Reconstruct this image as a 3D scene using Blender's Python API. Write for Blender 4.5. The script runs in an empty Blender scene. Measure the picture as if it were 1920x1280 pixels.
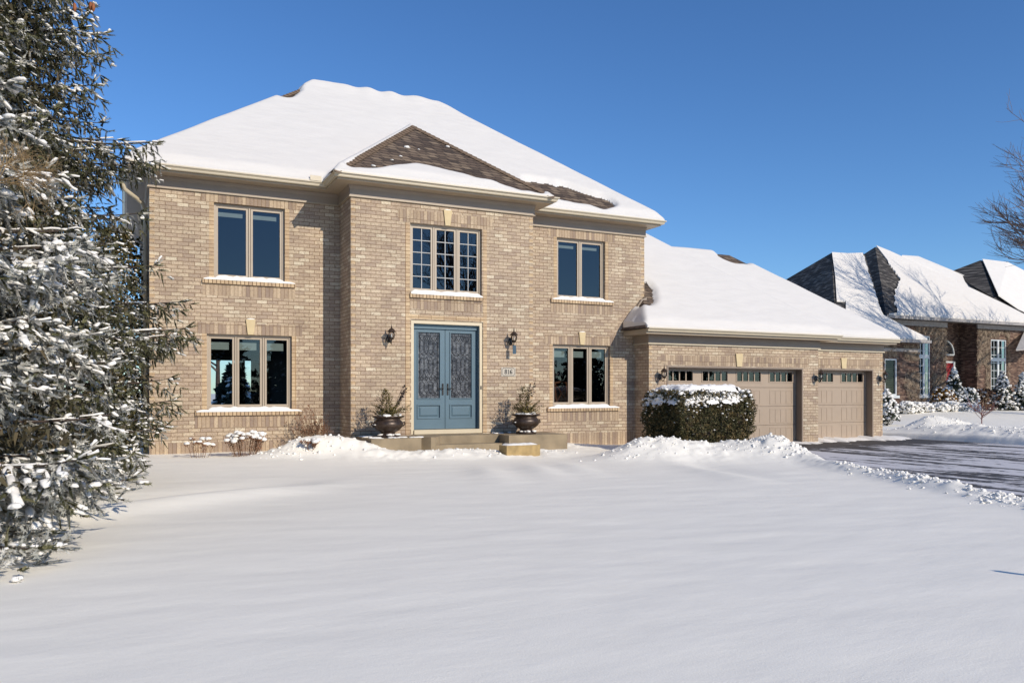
import bpy, math, random
import numpy as np
from mathutils import Vector, Matrix
R = math.radians
random.seed(7); rng = np.random.default_rng(11)
scn = bpy.context.scene
C = scn.collection

# ---------------------------------------------------------------- camera, sky, sun
CZ = 1.35; FPX = 1510.0; HY = 737.0; A = math.atan(729/1510.0)
SA, CA = math.sin(A), math.cos(A)
cam = bpy.data.cameras.new('camera'); cam.sensor_width = 36; cam.lens = FPX/1920*36
cam.shift_y = (HY-640)/1920; cam.clip_end = 2000; cam.clip_start = 0.05
co = bpy.data.objects.new('camera', cam); C.objects.link(co)
co.location = (0, 0, CZ); co.rotation_euler = (R(90), 0, -A); scn.camera = co

SUN = Vector((0.37, -1.0, 0.56)).normalized()      # towards the sun
elev = math.asin(SUN.z); az = math.atan2(SUN.x, SUN.y)
w = bpy.data.worlds.new('World'); scn.world = w; w.use_nodes = True
nt = w.node_tree; nt.nodes.clear()
sky = nt.nodes.new('ShaderNodeTexSky'); sky.sky_type = 'NISHITA'; sky.sun_disc = False
sky.sun_elevation = elev; sky.sun_rotation = az; sky.altitude = 250; sky.air_density = 1.0
sky.dust_density = 0.12; sky.ozone_density = 2.2
hs = nt.nodes.new('ShaderNodeHueSaturation'); hs.inputs['Saturation'].default_value = 1.12
bg = nt.nodes.new('ShaderNodeBackground'); bg.inputs[1].default_value = 0.105
wo = nt.nodes.new('ShaderNodeOutputWorld')
vm = nt.nodes.new('ShaderNodeVectorMath'); vm.operation = 'MULTIPLY'; vm.inputs[1].default_value = (.72, .965, 1.26)
nt.links.new(sky.outputs[0], hs.inputs['Color']); nt.links.new(hs.outputs[0], vm.inputs[0]); nt.links.new(vm.outputs[0], bg.inputs[0])
nt.links.new(bg.outputs[0], wo.inputs[0])
sl = bpy.data.lights.new('sun', 'SUN'); sl.energy = 3.7; sl.angle = R(0.5); sl.color = (1, .905, .775)
so = bpy.data.objects.new('sun', sl); C.objects.link(so)
so.rotation_euler = SUN.to_track_quat('Z', 'Y').to_euler(); so.location = (20, -30, 30)
vs = scn.view_settings; vs.view_transform = 'Standard'; vs.look = 'None'; vs.exposure = 0.10; vs.gamma = 1

# ---------------------------------------------------------------- helpers
def W(u, v, Y):
    r = (u-960)/FPX; t = Y/(CA-SA*r)
    return ((SA+CA*r)*t, Y, CZ+(HY-v)/FPX*t)
def Wz(u, v, z):
    r = (u-960)/FPX; t = (CZ-z)/((v-HY)/FPX)
    return ((SA+CA*r)*t, (CA-SA*r)*t, z)
def proj(x, y, z):
    X = CA*x-SA*y; Z = np.maximum(SA*x+CA*y, 0.1)
    return 960+FPX*X/Z, HY-FPX*(z-CZ)/Z
ORG = {}
def tag(o, label=None, cat=None, group=None, kind=None):
    if label: o['label'] = label
    if cat: o['category'] = cat
    if group: o['group'] = group
    if kind: o['kind'] = kind
    return o
def thing(name, label, cat, loc, group=None):
    o = bpy.data.objects.new(name, None); C.objects.link(o); o.location = loc
    o.empty_display_size = .2; ORG[o] = Vector(loc)
    return tag(o, label, cat, group)
def link_mesh(name, me, mat, parent=None, loc=None, smooth=False):
    """mesh vertices are in world space; re-base them on the parent thing"""
    if parent is not None: org = ORG[parent]
    else: org = Vector(loc) if loc is not None else Vector((0, 0, 0))
    me.transform(Matrix.Translation(-org))
    for m in (mat if isinstance(mat, (list, tuple)) else [mat]): me.materials.append(m)
    o = bpy.data.objects.new(name, me); C.objects.link(o)
    if parent is not None: o.parent = parent
    else: o.location = org
    ORG[o] = org
    if smooth: me.polygons.foreach_set('use_smooth', [True]*len(me.polygons))
    return o
class MB:
    def __init__(s): s.v = []; s.f = []; s.m = []; s.cm = 0
    def add(s, vs, fs):
        n = len(s.v); s.v += [tuple(p) for p in vs]
        for f in fs: s.f.append([n+i for i in f]); s.m.append(s.cm)
        return s
    def box(s, x0, x1, y0, y1, z0, z1):
        if x0 > x1: x0, x1 = x1, x0
        if y0 > y1: y0, y1 = y1, y0
        if z0 > z1: z0, z1 = z1, z0
        return s.add([(x0,y0,z0),(x1,y0,z0),(x1,y1,z0),(x0,y1,z0),(x0,y0,z1),(x1,y0,z1),(x1,y1,z1),(x0,y1,z1)],
              [(0,3,2,1),(4,5,6,7),(0,1,5,4),(1,2,6,5),(2,3,7,6),(3,0,4,7)])
    def prism(s, poly, y0, y1):       # poly in (x,z), seen from the front (-Y), counter-clockwise
        n = len(poly)
        vs = [(x, y0, z) for x, z in poly]+[(x, y1, z) for x, z in poly]
        fs = [tuple(range(n)), tuple(range(2*n-1, n-1, -1))]
        fs += [(i, i+n, (i+1) % n+n, (i+1) % n) for i in range(n)]
        return s.add(vs, fs)
    def slab(s, pts, d):              # polygon pts (3D) extruded down by d
        n = len(pts)
        vs = [tuple(p) for p in pts]+[(p[0], p[1], p[2]-d) for p in pts]
        return s.add(vs, [tuple(range(n)), tuple(range(2*n-1, n-1, -1))]+[(i, i+n, (i+1) % n+n, (i+1) % n) for i in range(n)])
    def tube(s, pts, rad, n=6, cap=True):
        pts = [Vector(p) for p in pts]; k = len(pts)
        rad = rad if isinstance(rad, (list, tuple)) else [rad]*k
        vs = []; up = None
        for i, p in enumerate(pts):
            d = (pts[min(i+1, k-1)]-pts[max(i-1, 0)]).normalized()
            if up is None: up = Vector((0, 0, 1)) if abs(d.z) < .9 else Vector((1, 0, 0))
            a = d.cross(up).normalized(); b = a.cross(d).normalized(); up = b
            for j in range(n):
                t = 2*math.pi*j/n; q = p+(a*math.cos(t)+b*math.sin(t))*rad[i]; vs.append(tuple(q))
        fs = []
        for i in range(k-1):
            for j in range(n):
                fs.append((i*n+j, i*n+(j+1) % n, (i+1)*n+(j+1) % n, (i+1)*n+j))
        if cap: fs += [tuple(range(n-1, -1, -1)), tuple(range((k-1)*n, k*n))]
        return s.add(vs, fs)
    def lathe(s, prof, c, n=20, sx=1, sy=1, cap=True):   # prof (r,z)
        vs = []
        for r, z in prof:
            for j in range(n):
                t = 2*math.pi*j/n; vs.append((c[0]+r*math.cos(t)*sx, c[1]+r*math.sin(t)*sy, c[2]+z))
        k = len(prof); fs = []
        for i in range(k-1):
            for j in range(n):
                fs.append((i*n+j, i*n+(j+1) % n, (i+1)*n+(j+1) % n, (i+1)*n+j))
        if cap: fs += [tuple(range(n-1, -1, -1)), tuple(range((k-1)*n, k*n))]
        return s.add(vs, fs)
    def blob(s, c, rx, ry, rz, n=8, m=5, jit=.12):
        vs = [(c[0], c[1], c[2]-rz)]
        for i in range(1, m):
            ph = -math.pi/2+math.pi*i/m
            for j in range(n):
                t = 2*math.pi*j/n; k = 1+random.uniform(-jit, jit)
                vs.append((c[0]+rx*k*math.cos(ph)*math.cos(t), c[1]+ry*k*math.cos(ph)*math.sin(t), c[2]+rz*k*math.sin(ph)))
        vs.append((c[0], c[1], c[2]+rz)); L = len(vs)-1
        fs = [(0, 1+(j+1) % n, 1+j) for j in range(n)]
        for i in range(m-2):
            for j in range(n):
                a = 1+i*n+j; b = 1+i*n+(j+1) % n; fs.append((a, b, b+n, a+n))
        fs += [(1+(m-2)*n+j, 1+(m-2)*n+(j+1) % n, L) for j in range(n)]
        return s.add(vs, fs)
    def sweep(s, path, prof, closed_prof=True):
        """path: list (x,y) going so that 'outward' is on its right; prof: list (outward, z)"""
        k = len(path); n = len(prof); vs = []
        for i in range(k):
            p = Vector(path[i])
            d0 = (Vector(path[i])-Vector(path[i-1])).normalized() if i > 0 else None
            d1 = (Vector(path[i+1])-Vector(path[i])).normalized() if i < k-1 else None
            if d0 is None: d0 = d1
            if d1 is None: d1 = d0
            n0 = Vector((d0.y, -d0.x)); n1 = Vector((d1.y, -d1.x)); mdir = (n0+n1)
            mdir = mdir/max(mdir.dot(n0), 1e-6)
            for o, z in prof: vs.append((p.x+mdir.x*o, p.y+mdir.y*o, z))
        fs = []
        for i in range(k-1):
            for j in range(n):
                a = i*n+j; b = i*n+(j+1) % n; fs.append((a, a+n, b+n, b))
        fs += [tuple(range(n)), tuple(range(k*n-1, (k-1)*n-1, -1))]
        return s.add(vs, fs)
    def build(s, name, mat, parent=None, loc=None, smooth=False, label=None):
        me = bpy.data.meshes.new(name); me.from_pydata(s.v, [], s.f)
        if any(s.m): me.polygons.foreach_set('material_index', s.m)
        me.update()
        o = link_mesh(name, me, mat, parent, loc, smooth)
        if label: o['label'] = label
        return o
def np_mesh(name, V, F, mat, parent=None, loc=None, smooth=False):
    V = np.asarray(V, dtype=np.float32).reshape(-1, 3); F = np.asarray(F, dtype=np.int32)
    k = F.shape[1]; me = bpy.data.meshes.new(name)
    me.vertices.add(len(V)); me.vertices.foreach_set('co', V.ravel())
    me.loops.add(F.size); me.loops.foreach_set('vertex_index', F.ravel())
    me.polygons.add(len(F)); me.polygons.foreach_set('loop_start', np.arange(0, F.size, k, dtype=np.int32))
    me.polygons.foreach_set('loop_total', np.full(len(F), k, dtype=np.int32))
    me.update(calc_edges=True)
    return link_mesh(name, me, mat, parent, loc, smooth)
def hash2(ix, iy, s=0):
    n = (ix*374761393+iy*668265263+s*974711) & 0x7fffffff
    n = ((n ^ (n >> 13))*1274126177) & 0x7fffffff
    return ((n ^ (n >> 16)) & 0xffff)/65535.0
def vn(x, y, s=0):
    x = np.asarray(x, float); y = np.asarray(y, float)
    ix = np.floor(x).astype(np.int64); iy = np.floor(y).astype(np.int64); fx = x-ix; fy = y-iy
    fx = fx*fx*(3-2*fx); fy = fy*fy*(3-2*fy)
    return (hash2(ix, iy, s)*(1-fx)+hash2(ix+1, iy, s)*fx)*(1-fy)+(hash2(ix, iy+1, s)*(1-fx)+hash2(ix+1, iy+1, s)*fx)*fy
def fbm(x, y, o=4, s=0):
    t = 0; a = .5
    for i in range(o): t = t+a*(vn(x*2**i, y*2**i, s+i)-.5); a *= .5
    return t
def sstep(a, b, x): t = np.clip((x-a)/(b-a), 0, 1); return t*t*(3-2*t)
def inpoly(u, v, P):
    r = np.zeros(np.shape(u), bool); n = len(P)
    for i in range(n):
        x1, y1 = P[i]; x2, y2 = P[(i+1) % n]
        if y1 == y2: continue
        c = ((y1 > v) != (y2 > v)) & (u < (x2-x1)*(v-y1)/(y2-y1)+x1); r ^= c
    return r

# ---------------------------------------------------------------- materials
def newmat(name):
    m = bpy.data.materials.new(name); m.use_nodes = True
    t = m.node_tree; b = t.nodes['Principled BSDF']; return m, t, b
def N(t, typ, **kw):
    n = t.nodes.new(typ)
    for k, v in kw.items():
        if hasattr(n, k): setattr(n, k, v)
        else: n.inputs[k].default_value = v
    return n
def L(t, a, b): t.links.new(a, b)
def ramp(t, stops, interp='LINEAR'):
    r = t.nodes.new('ShaderNodeValToRGB'); cr = r.color_ramp; cr.interpolation = interp
    while len(cr.elements) < len(stops): cr.elements.new(.5)
    for e, (p, c) in zip(cr.elements, stops): e.position = p; e.color = (*c, 1)
    return r
def simple(name, col, rough=.6, var=.12, scale=8, bump=0.0, bscale=60, metal=0, spec=.5):
    m, t, b = newmat(name)
    g = N(t, 'ShaderNodeNewGeometry'); n = N(t, 'ShaderNodeTexNoise'); n.inputs['Scale'].default_value = scale; n.inputs['Detail'].default_value = 5
    L(t, g.outputs['Position'], n.inputs['Vector'])
    c0 = tuple(max(0, c*(1-var)) for c in col); c1 = tuple(min(1, c*(1+var)) for c in col)
    r = ramp(t, [(.3, c0), (.7, c1)]); L(t, n.outputs[0], r.inputs[0]); L(t, r.outputs[0], b.inputs['Base Color'])
    b.inputs['Roughness'].default_value = rough; b.inputs['Metallic'].default_value = metal
    b.inputs['Specular IOR Level'].default_value = spec
    if bump:
        n2 = N(t, 'ShaderNodeTexNoise'); n2.inputs['Scale'].default_value = bscale; n2.inputs['Detail'].default_value = 4
        L(t, g.outputs['Position'], n2.inputs['Vector'])
        bp = N(t, 'ShaderNodeBump'); bp.inputs['Strength'].default_value = .6; bp.inputs['Distance'].default_value = bump
        L(t, n2.outputs[0], bp.inputs['Height']); L(t, bp.outputs[0], b.inputs['Normal'])
    return m
def srgb(r, g, b):
    f = lambda c: ((c/255+.055)/1.055)**2.4 if c > 10 else c/255/12.92
    return (f(r)*.80, f(g)*.84, f(b)*.90)

def brick_mat(name, bw, rh, stops, mortar, vertical=False, offset=.5, ms=.0048, zoff=0.0, xoff=0.0, grime=.0, speck=(.09, .075, .07), speckamt=.55):
    m, t, b = newmat(name)
    g = N(t, 'ShaderNodeNewGeometry'); s = N(t, 'ShaderNodeSeparateXYZ'); L(t, g.outputs['Position'], s.inputs[0])
    a = N(t, 'ShaderNodeMath', operation='ADD'); L(t, s.outputs[0], a.inputs[0]); L(t, s.outputs[1], a.inputs[1])
    a2 = N(t, 'ShaderNodeMath', operation='ADD'); L(t, a.outputs[0], a2.inputs[0]); a2.inputs[1].default_value = xoff+50
    z2 = N(t, 'ShaderNodeMath', operation='ADD'); L(t, s.outputs[2], z2.inputs[0]); z2.inputs[1].default_value = zoff+50
    cb = N(t, 'ShaderNodeCombineXYZ')
    if vertical: L(t, z2.outputs[0], cb.inputs[0]); L(t, a2.outputs[0], cb.inputs[1])
    else: L(t, a2.outputs[0], cb.inputs[0]); L(t, z2.outputs[0], cb.inputs[1])
    br = N(t, 'ShaderNodeTexBrick'); br.offset = offset
    L(t, cb.outputs[0], br.inputs['Vector'])
    for k, v in (('Scale', 1), ('Brick Width', bw), ('Row Height', rh), ('Mortar Size', ms), ('Mortar Smooth', .25), ('Bias', 0)): br.inputs[k].default_value = v
    br.inputs['Color1'].default_value = (0, 0, 0, 1); br.inputs['Color2'].default_value = (1, 1, 1, 1); br.inputs['Mortar'].default_value = (.5, .5, .5, 1)
    r = ramp(t, stops); L(t, br.outputs['Color'], r.inputs[0])
    # fissured face texture
    n = N(t, 'ShaderNodeTexNoise'); n.inputs['Scale'].default_value = 30; n.inputs['Detail'].default_value = 3; n.inputs['Distortion'].default_value = 1.8
    L(t, g.outputs['Position'], n.inputs['Vector'])
    nr = ramp(t, [(.36, (0, 0, 0)), (.47, (1, 1, 1))]); L(t, n.outputs[0], nr.inputs[0])
    big = N(t, 'ShaderNodeTexNoise'); big.inputs['Scale'].default_value = 1.3; big.inputs['Detail'].default_value = 4; L(t, g.outputs['Position'], big.inputs['Vector'])
    bm = N(t, 'ShaderNodeMapRange'); bm.inputs[1].default_value = .3; bm.inputs[2].default_value = .7; bm.inputs[3].default_value = .88; bm.inputs[4].default_value = 1.1
    L(t, big.outputs[0], bm.inputs[0])
    mx = N(t, 'ShaderNodeMix', data_type='RGBA', blend_type='MIX')
    inv = N(t, 'ShaderNodeMath', operation='MULTIPLY_ADD'); L(t, nr.outputs[0], inv.inputs[0]); inv.inputs[1].default_value = -speckamt; inv.inputs[2].default_value = speckamt
    L(t, inv.outputs[0], mx.inputs[0]); L(t, r.outputs[0], mx.inputs[6]); mx.inputs[7].default_value = (*speck, 1)
    mm = N(t, 'ShaderNodeMix', data_type='RGBA', blend_type='MIX')
    L(t, br.outputs['Fac'], mm.inputs[0]); L(t, mx.outputs[2], mm.inputs[6]); mm.inputs[7].default_value = (*mortar, 1)
    mv = N(t, 'ShaderNodeVectorMath', operation='SCALE'); L(t, mm.outputs[2], mv.inputs[0]); L(t, bm.outputs[0], mv.inputs['Scale'])
    L(t, mv.outputs[0], b.inputs['Base Color']); b.inputs['Roughness'].default_value = .9; b.inputs['Specular IOR Level'].default_value = .15
    h = N(t, 'ShaderNodeMath', operation='MULTIPLY_ADD'); L(t, br.outputs['Fac'], h.inputs[0]); h.inputs[1].default_value = -1
    hh = N(t, 'ShaderNodeMath', operation='MULTIPLY'); L(t, nr.outputs[0], hh.inputs[0]); hh.inputs[1].default_value = .35; L(t, hh.outputs[0], h.inputs[2])
    bp = N(t, 'ShaderNodeBump'); bp.inputs['Strength'].default_value = .8; bp.inputs['Distance'].default_value = .006
    L(t, h.outputs[0], bp.inputs['Height']); L(t, bp.outputs[0], b.inputs['Normal'])
    return m
BST = [(.0, srgb(184, 160, 136)), (.25, srgb(197, 172, 144)), (.5, srgb(205, 180, 150)), (.78, srgb(212, 188, 156)), (.92, srgb(222, 200, 168)), (1, srgb(231, 212, 180))]
SST = [(.0, srgb(165, 142, 122)), (.5, srgb(190, 164, 134)), (1, srgb(216, 190, 156))]
OST = [(.0, srgb(198, 168, 134)), (.5, srgb(214, 182, 142)), (1, srgb(226, 196, 154))]
MORT = srgb(144, 116, 88)
SPK = srgb(148, 124, 106)
M = {}
M['brick'] = brick_mat('house_brick', .2255, .0806, BST, MORT, speck=SPK, speckamt=.72, ms=.0062)
M['soldier'] = brick_mat('soldier_brick', .6, .0806, SST, MORT, vertical=True, offset=0, speck=SPK)
M['header'] = brick_mat('header_brick', .30, .0806, OST, srgb(150, 112, 74), offset=0, speckamt=.25)
M['rowlock'] = brick_mat('rowlock_brick', .6, .0806, OST, srgb(96, 68, 44), vertical=True, offset=0, ms=.007, speckamt=.2)
NST = [(.0, srgb(76, 58, 50)), (.4, srgb(110, 84, 70)), (.7, srgb(132, 104, 86)), (1, srgb(162, 134, 112))]
M['nbrick'] = brick_mat('neighbour_brick', .22, .075, NST, srgb(110, 92, 80), ms=.006)

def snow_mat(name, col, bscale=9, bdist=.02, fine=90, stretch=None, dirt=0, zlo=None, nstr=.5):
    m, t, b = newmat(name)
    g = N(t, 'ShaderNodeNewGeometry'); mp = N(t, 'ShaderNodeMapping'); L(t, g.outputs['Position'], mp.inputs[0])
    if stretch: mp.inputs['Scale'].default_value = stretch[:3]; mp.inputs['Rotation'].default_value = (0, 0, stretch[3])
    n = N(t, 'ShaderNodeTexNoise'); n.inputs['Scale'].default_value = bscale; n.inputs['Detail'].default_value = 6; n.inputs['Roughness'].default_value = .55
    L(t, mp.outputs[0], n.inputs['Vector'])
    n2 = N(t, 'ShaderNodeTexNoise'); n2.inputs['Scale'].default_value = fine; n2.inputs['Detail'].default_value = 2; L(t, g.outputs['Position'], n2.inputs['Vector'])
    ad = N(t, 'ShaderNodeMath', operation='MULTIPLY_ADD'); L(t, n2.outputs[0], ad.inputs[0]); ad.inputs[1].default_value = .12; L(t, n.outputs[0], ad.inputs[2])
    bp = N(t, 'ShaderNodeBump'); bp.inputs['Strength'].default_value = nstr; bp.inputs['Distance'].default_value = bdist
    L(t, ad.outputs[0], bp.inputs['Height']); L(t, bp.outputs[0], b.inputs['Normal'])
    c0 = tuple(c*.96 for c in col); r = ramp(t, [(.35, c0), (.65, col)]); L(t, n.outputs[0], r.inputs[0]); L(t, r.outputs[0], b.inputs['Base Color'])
    b.inputs['Roughness'].default_value = .65; b.inputs['Specular IOR Level'].default_value = .3
    return m
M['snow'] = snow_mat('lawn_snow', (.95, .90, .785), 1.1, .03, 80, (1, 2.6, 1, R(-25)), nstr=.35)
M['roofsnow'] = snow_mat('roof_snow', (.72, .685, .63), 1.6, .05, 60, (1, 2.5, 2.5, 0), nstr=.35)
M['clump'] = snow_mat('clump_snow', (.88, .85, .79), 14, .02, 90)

def paint(name, col, rough=.45, var=.04, bump=.0006): return simple(name, col, rough, var, 3, bump, 200)
M['trim'] = paint('beige_trim', srgb(186, 166, 138))
M['gutter'] = paint('cream_gutter', srgb(214, 196, 164), .35)
M['frieze'] = paint('taupe_frieze', srgb(168, 148, 126))
M['soffit'] = paint('soffit_beige', srgb(190, 168, 138))
M['wframe'] = paint('window_beige', srgb(188, 168, 142), .4)
M['white'] = paint('white_frame', srgb(220, 220, 214), .4)
M['muntin'] = paint('muntin_cream', srgb(180, 176, 168), .4)
M['casing'] = paint('door_casing_cream', srgb(226, 206, 170), .4)
M['doorblue'] = paint('door_slate_blue', srgb(99, 121, 129), .35)
M['jamb'] = paint('shade_dark_jamb', srgb(150, 130, 110), .5)  # taupe jamb made darker, the reveal's shade is put into its colour
M['garage'] = paint('garage_tan', srgb(184, 160, 134), .5)
M['black'] = simple('black_iron', (.016, .014, .013), .4, .3, 20, .001, 150)
M['bronze'] = simple('dark_bronze', (.055, .036, .026), .38, .4, 14, .002, 60, .4)
M['key'] = simple('keystone', srgb(224, 198, 150), .8, .06, 6, .002, 90)
M['concrete'] = simple('porch_concrete', srgb(158, 138, 108), .85, .22, 3.0, .004, 40)
M['timber'] = simple('yellow_timber', srgb(178, 148, 96), .8, .22, 7, .004, 60)
M['cardboard'] = simple('blue_card', srgb(52, 82, 98), .6, .1)
M['signface'] = simple('sign_face', srgb(206, 192, 170), .6, .04)
M['signink'] = simple('sign_ink', (.012, .012, .014), .5, .1)
M['bark'] = simple('bark', (.07, .05, .04), .95, .35, 9, .01, 30)
M['twig'] = simple('red_brown_twig', (.19, .105, .06), .9, .35, 15)
M['deadtwig'] = simple('dead_twig', srgb(168, 138, 96), .9, .2, 15)
M['greytwig'] = simple('grey_twig', (.16, .12, .105), .9, .3, 15)
M['ntwig'] = simple('sapling_twig', (.22, .10, .08), .9, .2, 15)
M['dark'] = simple('dark_room', (.006, .006, .007), .9, .2)
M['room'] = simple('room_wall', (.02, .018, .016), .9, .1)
M['blind'] = simple('roller_blind', srgb(170, 175, 160), .8, .05)
M['nblind'] = simple('slatted_blind', srgb(90, 92, 84), .7, .05)
M['wood'] = simple('chair_wood', srgb(120, 66, 30), .5, .2)
M['asphaltbase'] = None
M['red'] = paint('red_door', srgb(150, 22, 30))
M['stone'] = simple('grey_stone_band', srgb(168, 160, 152), .8, .12)
M['soil'] = simple('planter_soil', srgb(120, 72, 46), .9, .2)

def glass_mat(name, ior, tint=(.9, .9, .9), rough=0.0):
    m, t, b = newmat(name); t.nodes.remove(b); out = [n for n in t.nodes if n.type == 'OUTPUT_MATERIAL'][0]
    tr = N(t, 'ShaderNodeBsdfTransparent'); tr.inputs[0].default_value = (*tint, 1)
    gl = N(t, 'ShaderNodeBsdfGlossy'); gl.inputs['Roughness'].default_value = rough; gl.inputs[0].default_value = (.9, .95, 1, 1)
    fr = N(t, 'ShaderNodeFresnel'); fr.inputs[0].default_value = ior
    g = N(t, 'ShaderNodeNewGeometry'); n = N(t, 'ShaderNodeTexNoise'); n.inputs['Scale'].default_value = 1.2; L(t, g.outputs['Position'], n.inputs['Vector'])
    bp = N(t, 'ShaderNodeBump'); bp.inputs['Distance'].default_value = .01; bp.inputs['Strength'].default_value = .15; L(t, n.outputs[0], bp.inputs['Height']); L(t, bp.outputs[0], gl.inputs['Normal'])
    mx = N(t, 'ShaderNodeMixShader'); L(t, fr.outputs[0], mx.inputs[0]); L(t, tr.outputs[0], mx.inputs[1]); L(t, gl.outputs[0], mx.inputs[2]); L(t, mx.outputs[0], out.inputs[0])
    return m
M['glass'] = glass_mat('window_glass', 1.75, (.75, .8, .82))
M['nglass'] = glass_mat('neighbour_glass', 1.38, (.6, .65, .6))
M['lampglass'] = glass_mat('lantern_glass', 1.5, (.9, .88, .85))
def leaded():
    m, t, b = newmat('leaded_glass')
    g = N(t, 'ShaderNodeNewGeometry'); v = N(t, 'ShaderNodeTexVoronoi'); v.inputs['Scale'].default_value = 34; L(t, g.outputs['Position'], v.inputs['Vector'])
    n = N(t, 'ShaderNodeTexNoise'); n.inputs['Scale'].default_value = 5; n.inputs['Detail'].default_value = 6; L(t, g.outputs['Position'], n.inputs['Vector'])
    r = ramp(t, [(.3, (.025, .028, .034)), (.48, (.075, .08, .09)), (.68, (.19, .20, .21))]); ad = N(t, 'ShaderNodeMath', operation='MULTIPLY_ADD')
    L(t, v.outputs['Color'], ad.inputs[0]); ad.inputs[1].default_value = .3; mn = N(t, 'ShaderNodeMath', operation='MULTIPLY'); L(t, n.outputs[0], mn.inputs[0]); mn.inputs[1].default_value = .7; L(t, mn.outputs[0], ad.inputs[2])
    L(t, ad.outputs[0], r.inputs[0]); L(t, r.outputs[0], b.inputs['Base Color']); b.inputs['Roughness'].default_value = .12
    bp = N(t, 'ShaderNodeBump'); bp.inputs['Distance'].default_value = .003; bp.inputs['Strength'].default_value = .5; L(t, v.outputs['Distance'], bp.inputs['Height']); L(t, bp.outputs[0], b.inputs['Normal'])
    return m
M['leaded'] = leaded()
def shingle(name, stops, gap, slope):
    m, t, b = newmat(name)
    g = N(t, 'ShaderNodeNewGeometry'); s = N(t, 'ShaderNodeSeparateXYZ'); L(t, g.outputs['Position'], s.inputs[0])
    a0_ = N(t, 'ShaderNodeMath', operation='ADD'); L(t, s.outputs[0], a0_.inputs[0]); L(t, s.outputs[1], a0_.inputs[1])
    a = N(t, 'ShaderNodeMath', operation='ADD'); L(t, a0_.outputs[0], a.inputs[0]); a.inputs[1].default_value = 40
    z = N(t, 'ShaderNodeMath', operation='MULTIPLY'); L(t, s.outputs[2], z.inputs[0]); z.inputs[1].default_value = slope
    cb = N(t, 'ShaderNodeCombineXYZ'); L(t, a.outputs[0], cb.inputs[0]); L(t, z.outputs[0], cb.inputs[1])
    br = N(t, 'ShaderNodeTexBrick'); br.offset = .37; br.squash = 1; L(t, cb.outputs[0], br.inputs['Vector'])
    for k, v in (('Scale', 1), ('Brick Width', .24), ('Row Height', .14), ('Mortar Size', .012), ('Mortar Smooth', .3), ('Bias', 0)): br.inputs[k].default_value = v
    br.inputs['Color1'].default_value = (0, 0, 0, 1); br.inputs['Color2'].default_value = (1, 1, 1, 1); br.inputs['Mortar'].default_value = (.0, .0, .0, 1)
    r = ramp(t, stops); L(t, br.outputs['Color'], r.inputs[0])
    n = N(t, 'ShaderNodeTexNoise'); n.inputs['Scale'].default_value = 55; n.inputs['Detail'].default_value = 3; L(t, g.outputs['Position'], n.inputs['Vector'])
    mx = N(t, 'ShaderNodeMix', data_type='RGBA', blend_type='MIX'); L(t, br.outputs['Fac'], mx.inputs[0]); L(t, r.outputs[0], mx.inputs[6]); mx.inputs[7].default_value = (*gap, 1)
    mr = N(t, 'ShaderNodeMapRange'); mr.inputs[3].default_value = .6; mr.inputs[4].default_value = 1.4; L(t, n.outputs[0], mr.inputs[0])
    mv = N(t, 'ShaderNodeVectorMath', operation='SCALE'); L(t, mx.outputs[2], mv.inputs[0]); L(t, mr.outputs[0], mv.inputs['Scale'])
    L(t, mv.outputs[0], b.inputs['Base Color']); b.inputs['Roughness'].default_value = .9
    bp = N(t, 'ShaderNodeBump'); bp.invert = True; bp.inputs['Distance'].default_value = .012; L(t, br.outputs['Fac'], bp.inputs['Height']); L(t, bp.outputs[0], b.inputs['Normal'])
    return m
M['shingle'] = shingle('brown_shingle', [(0, srgb(74, 60, 48)), (.5, srgb(108, 88, 70)), (1, srgb(140, 118, 94))], srgb(44, 34, 28), 1.58)
M['nshingle'] = shingle('charcoal_shingle', [(0, srgb(54, 50, 46)), (.5, srgb(80, 74, 68)), (1, srgb(122, 114, 104))], srgb(26, 24, 22), 1.3)
M['cap'] = simple('ridge_cap', srgb(128, 104, 80), .9, .25, 9, .01, 12)

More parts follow.
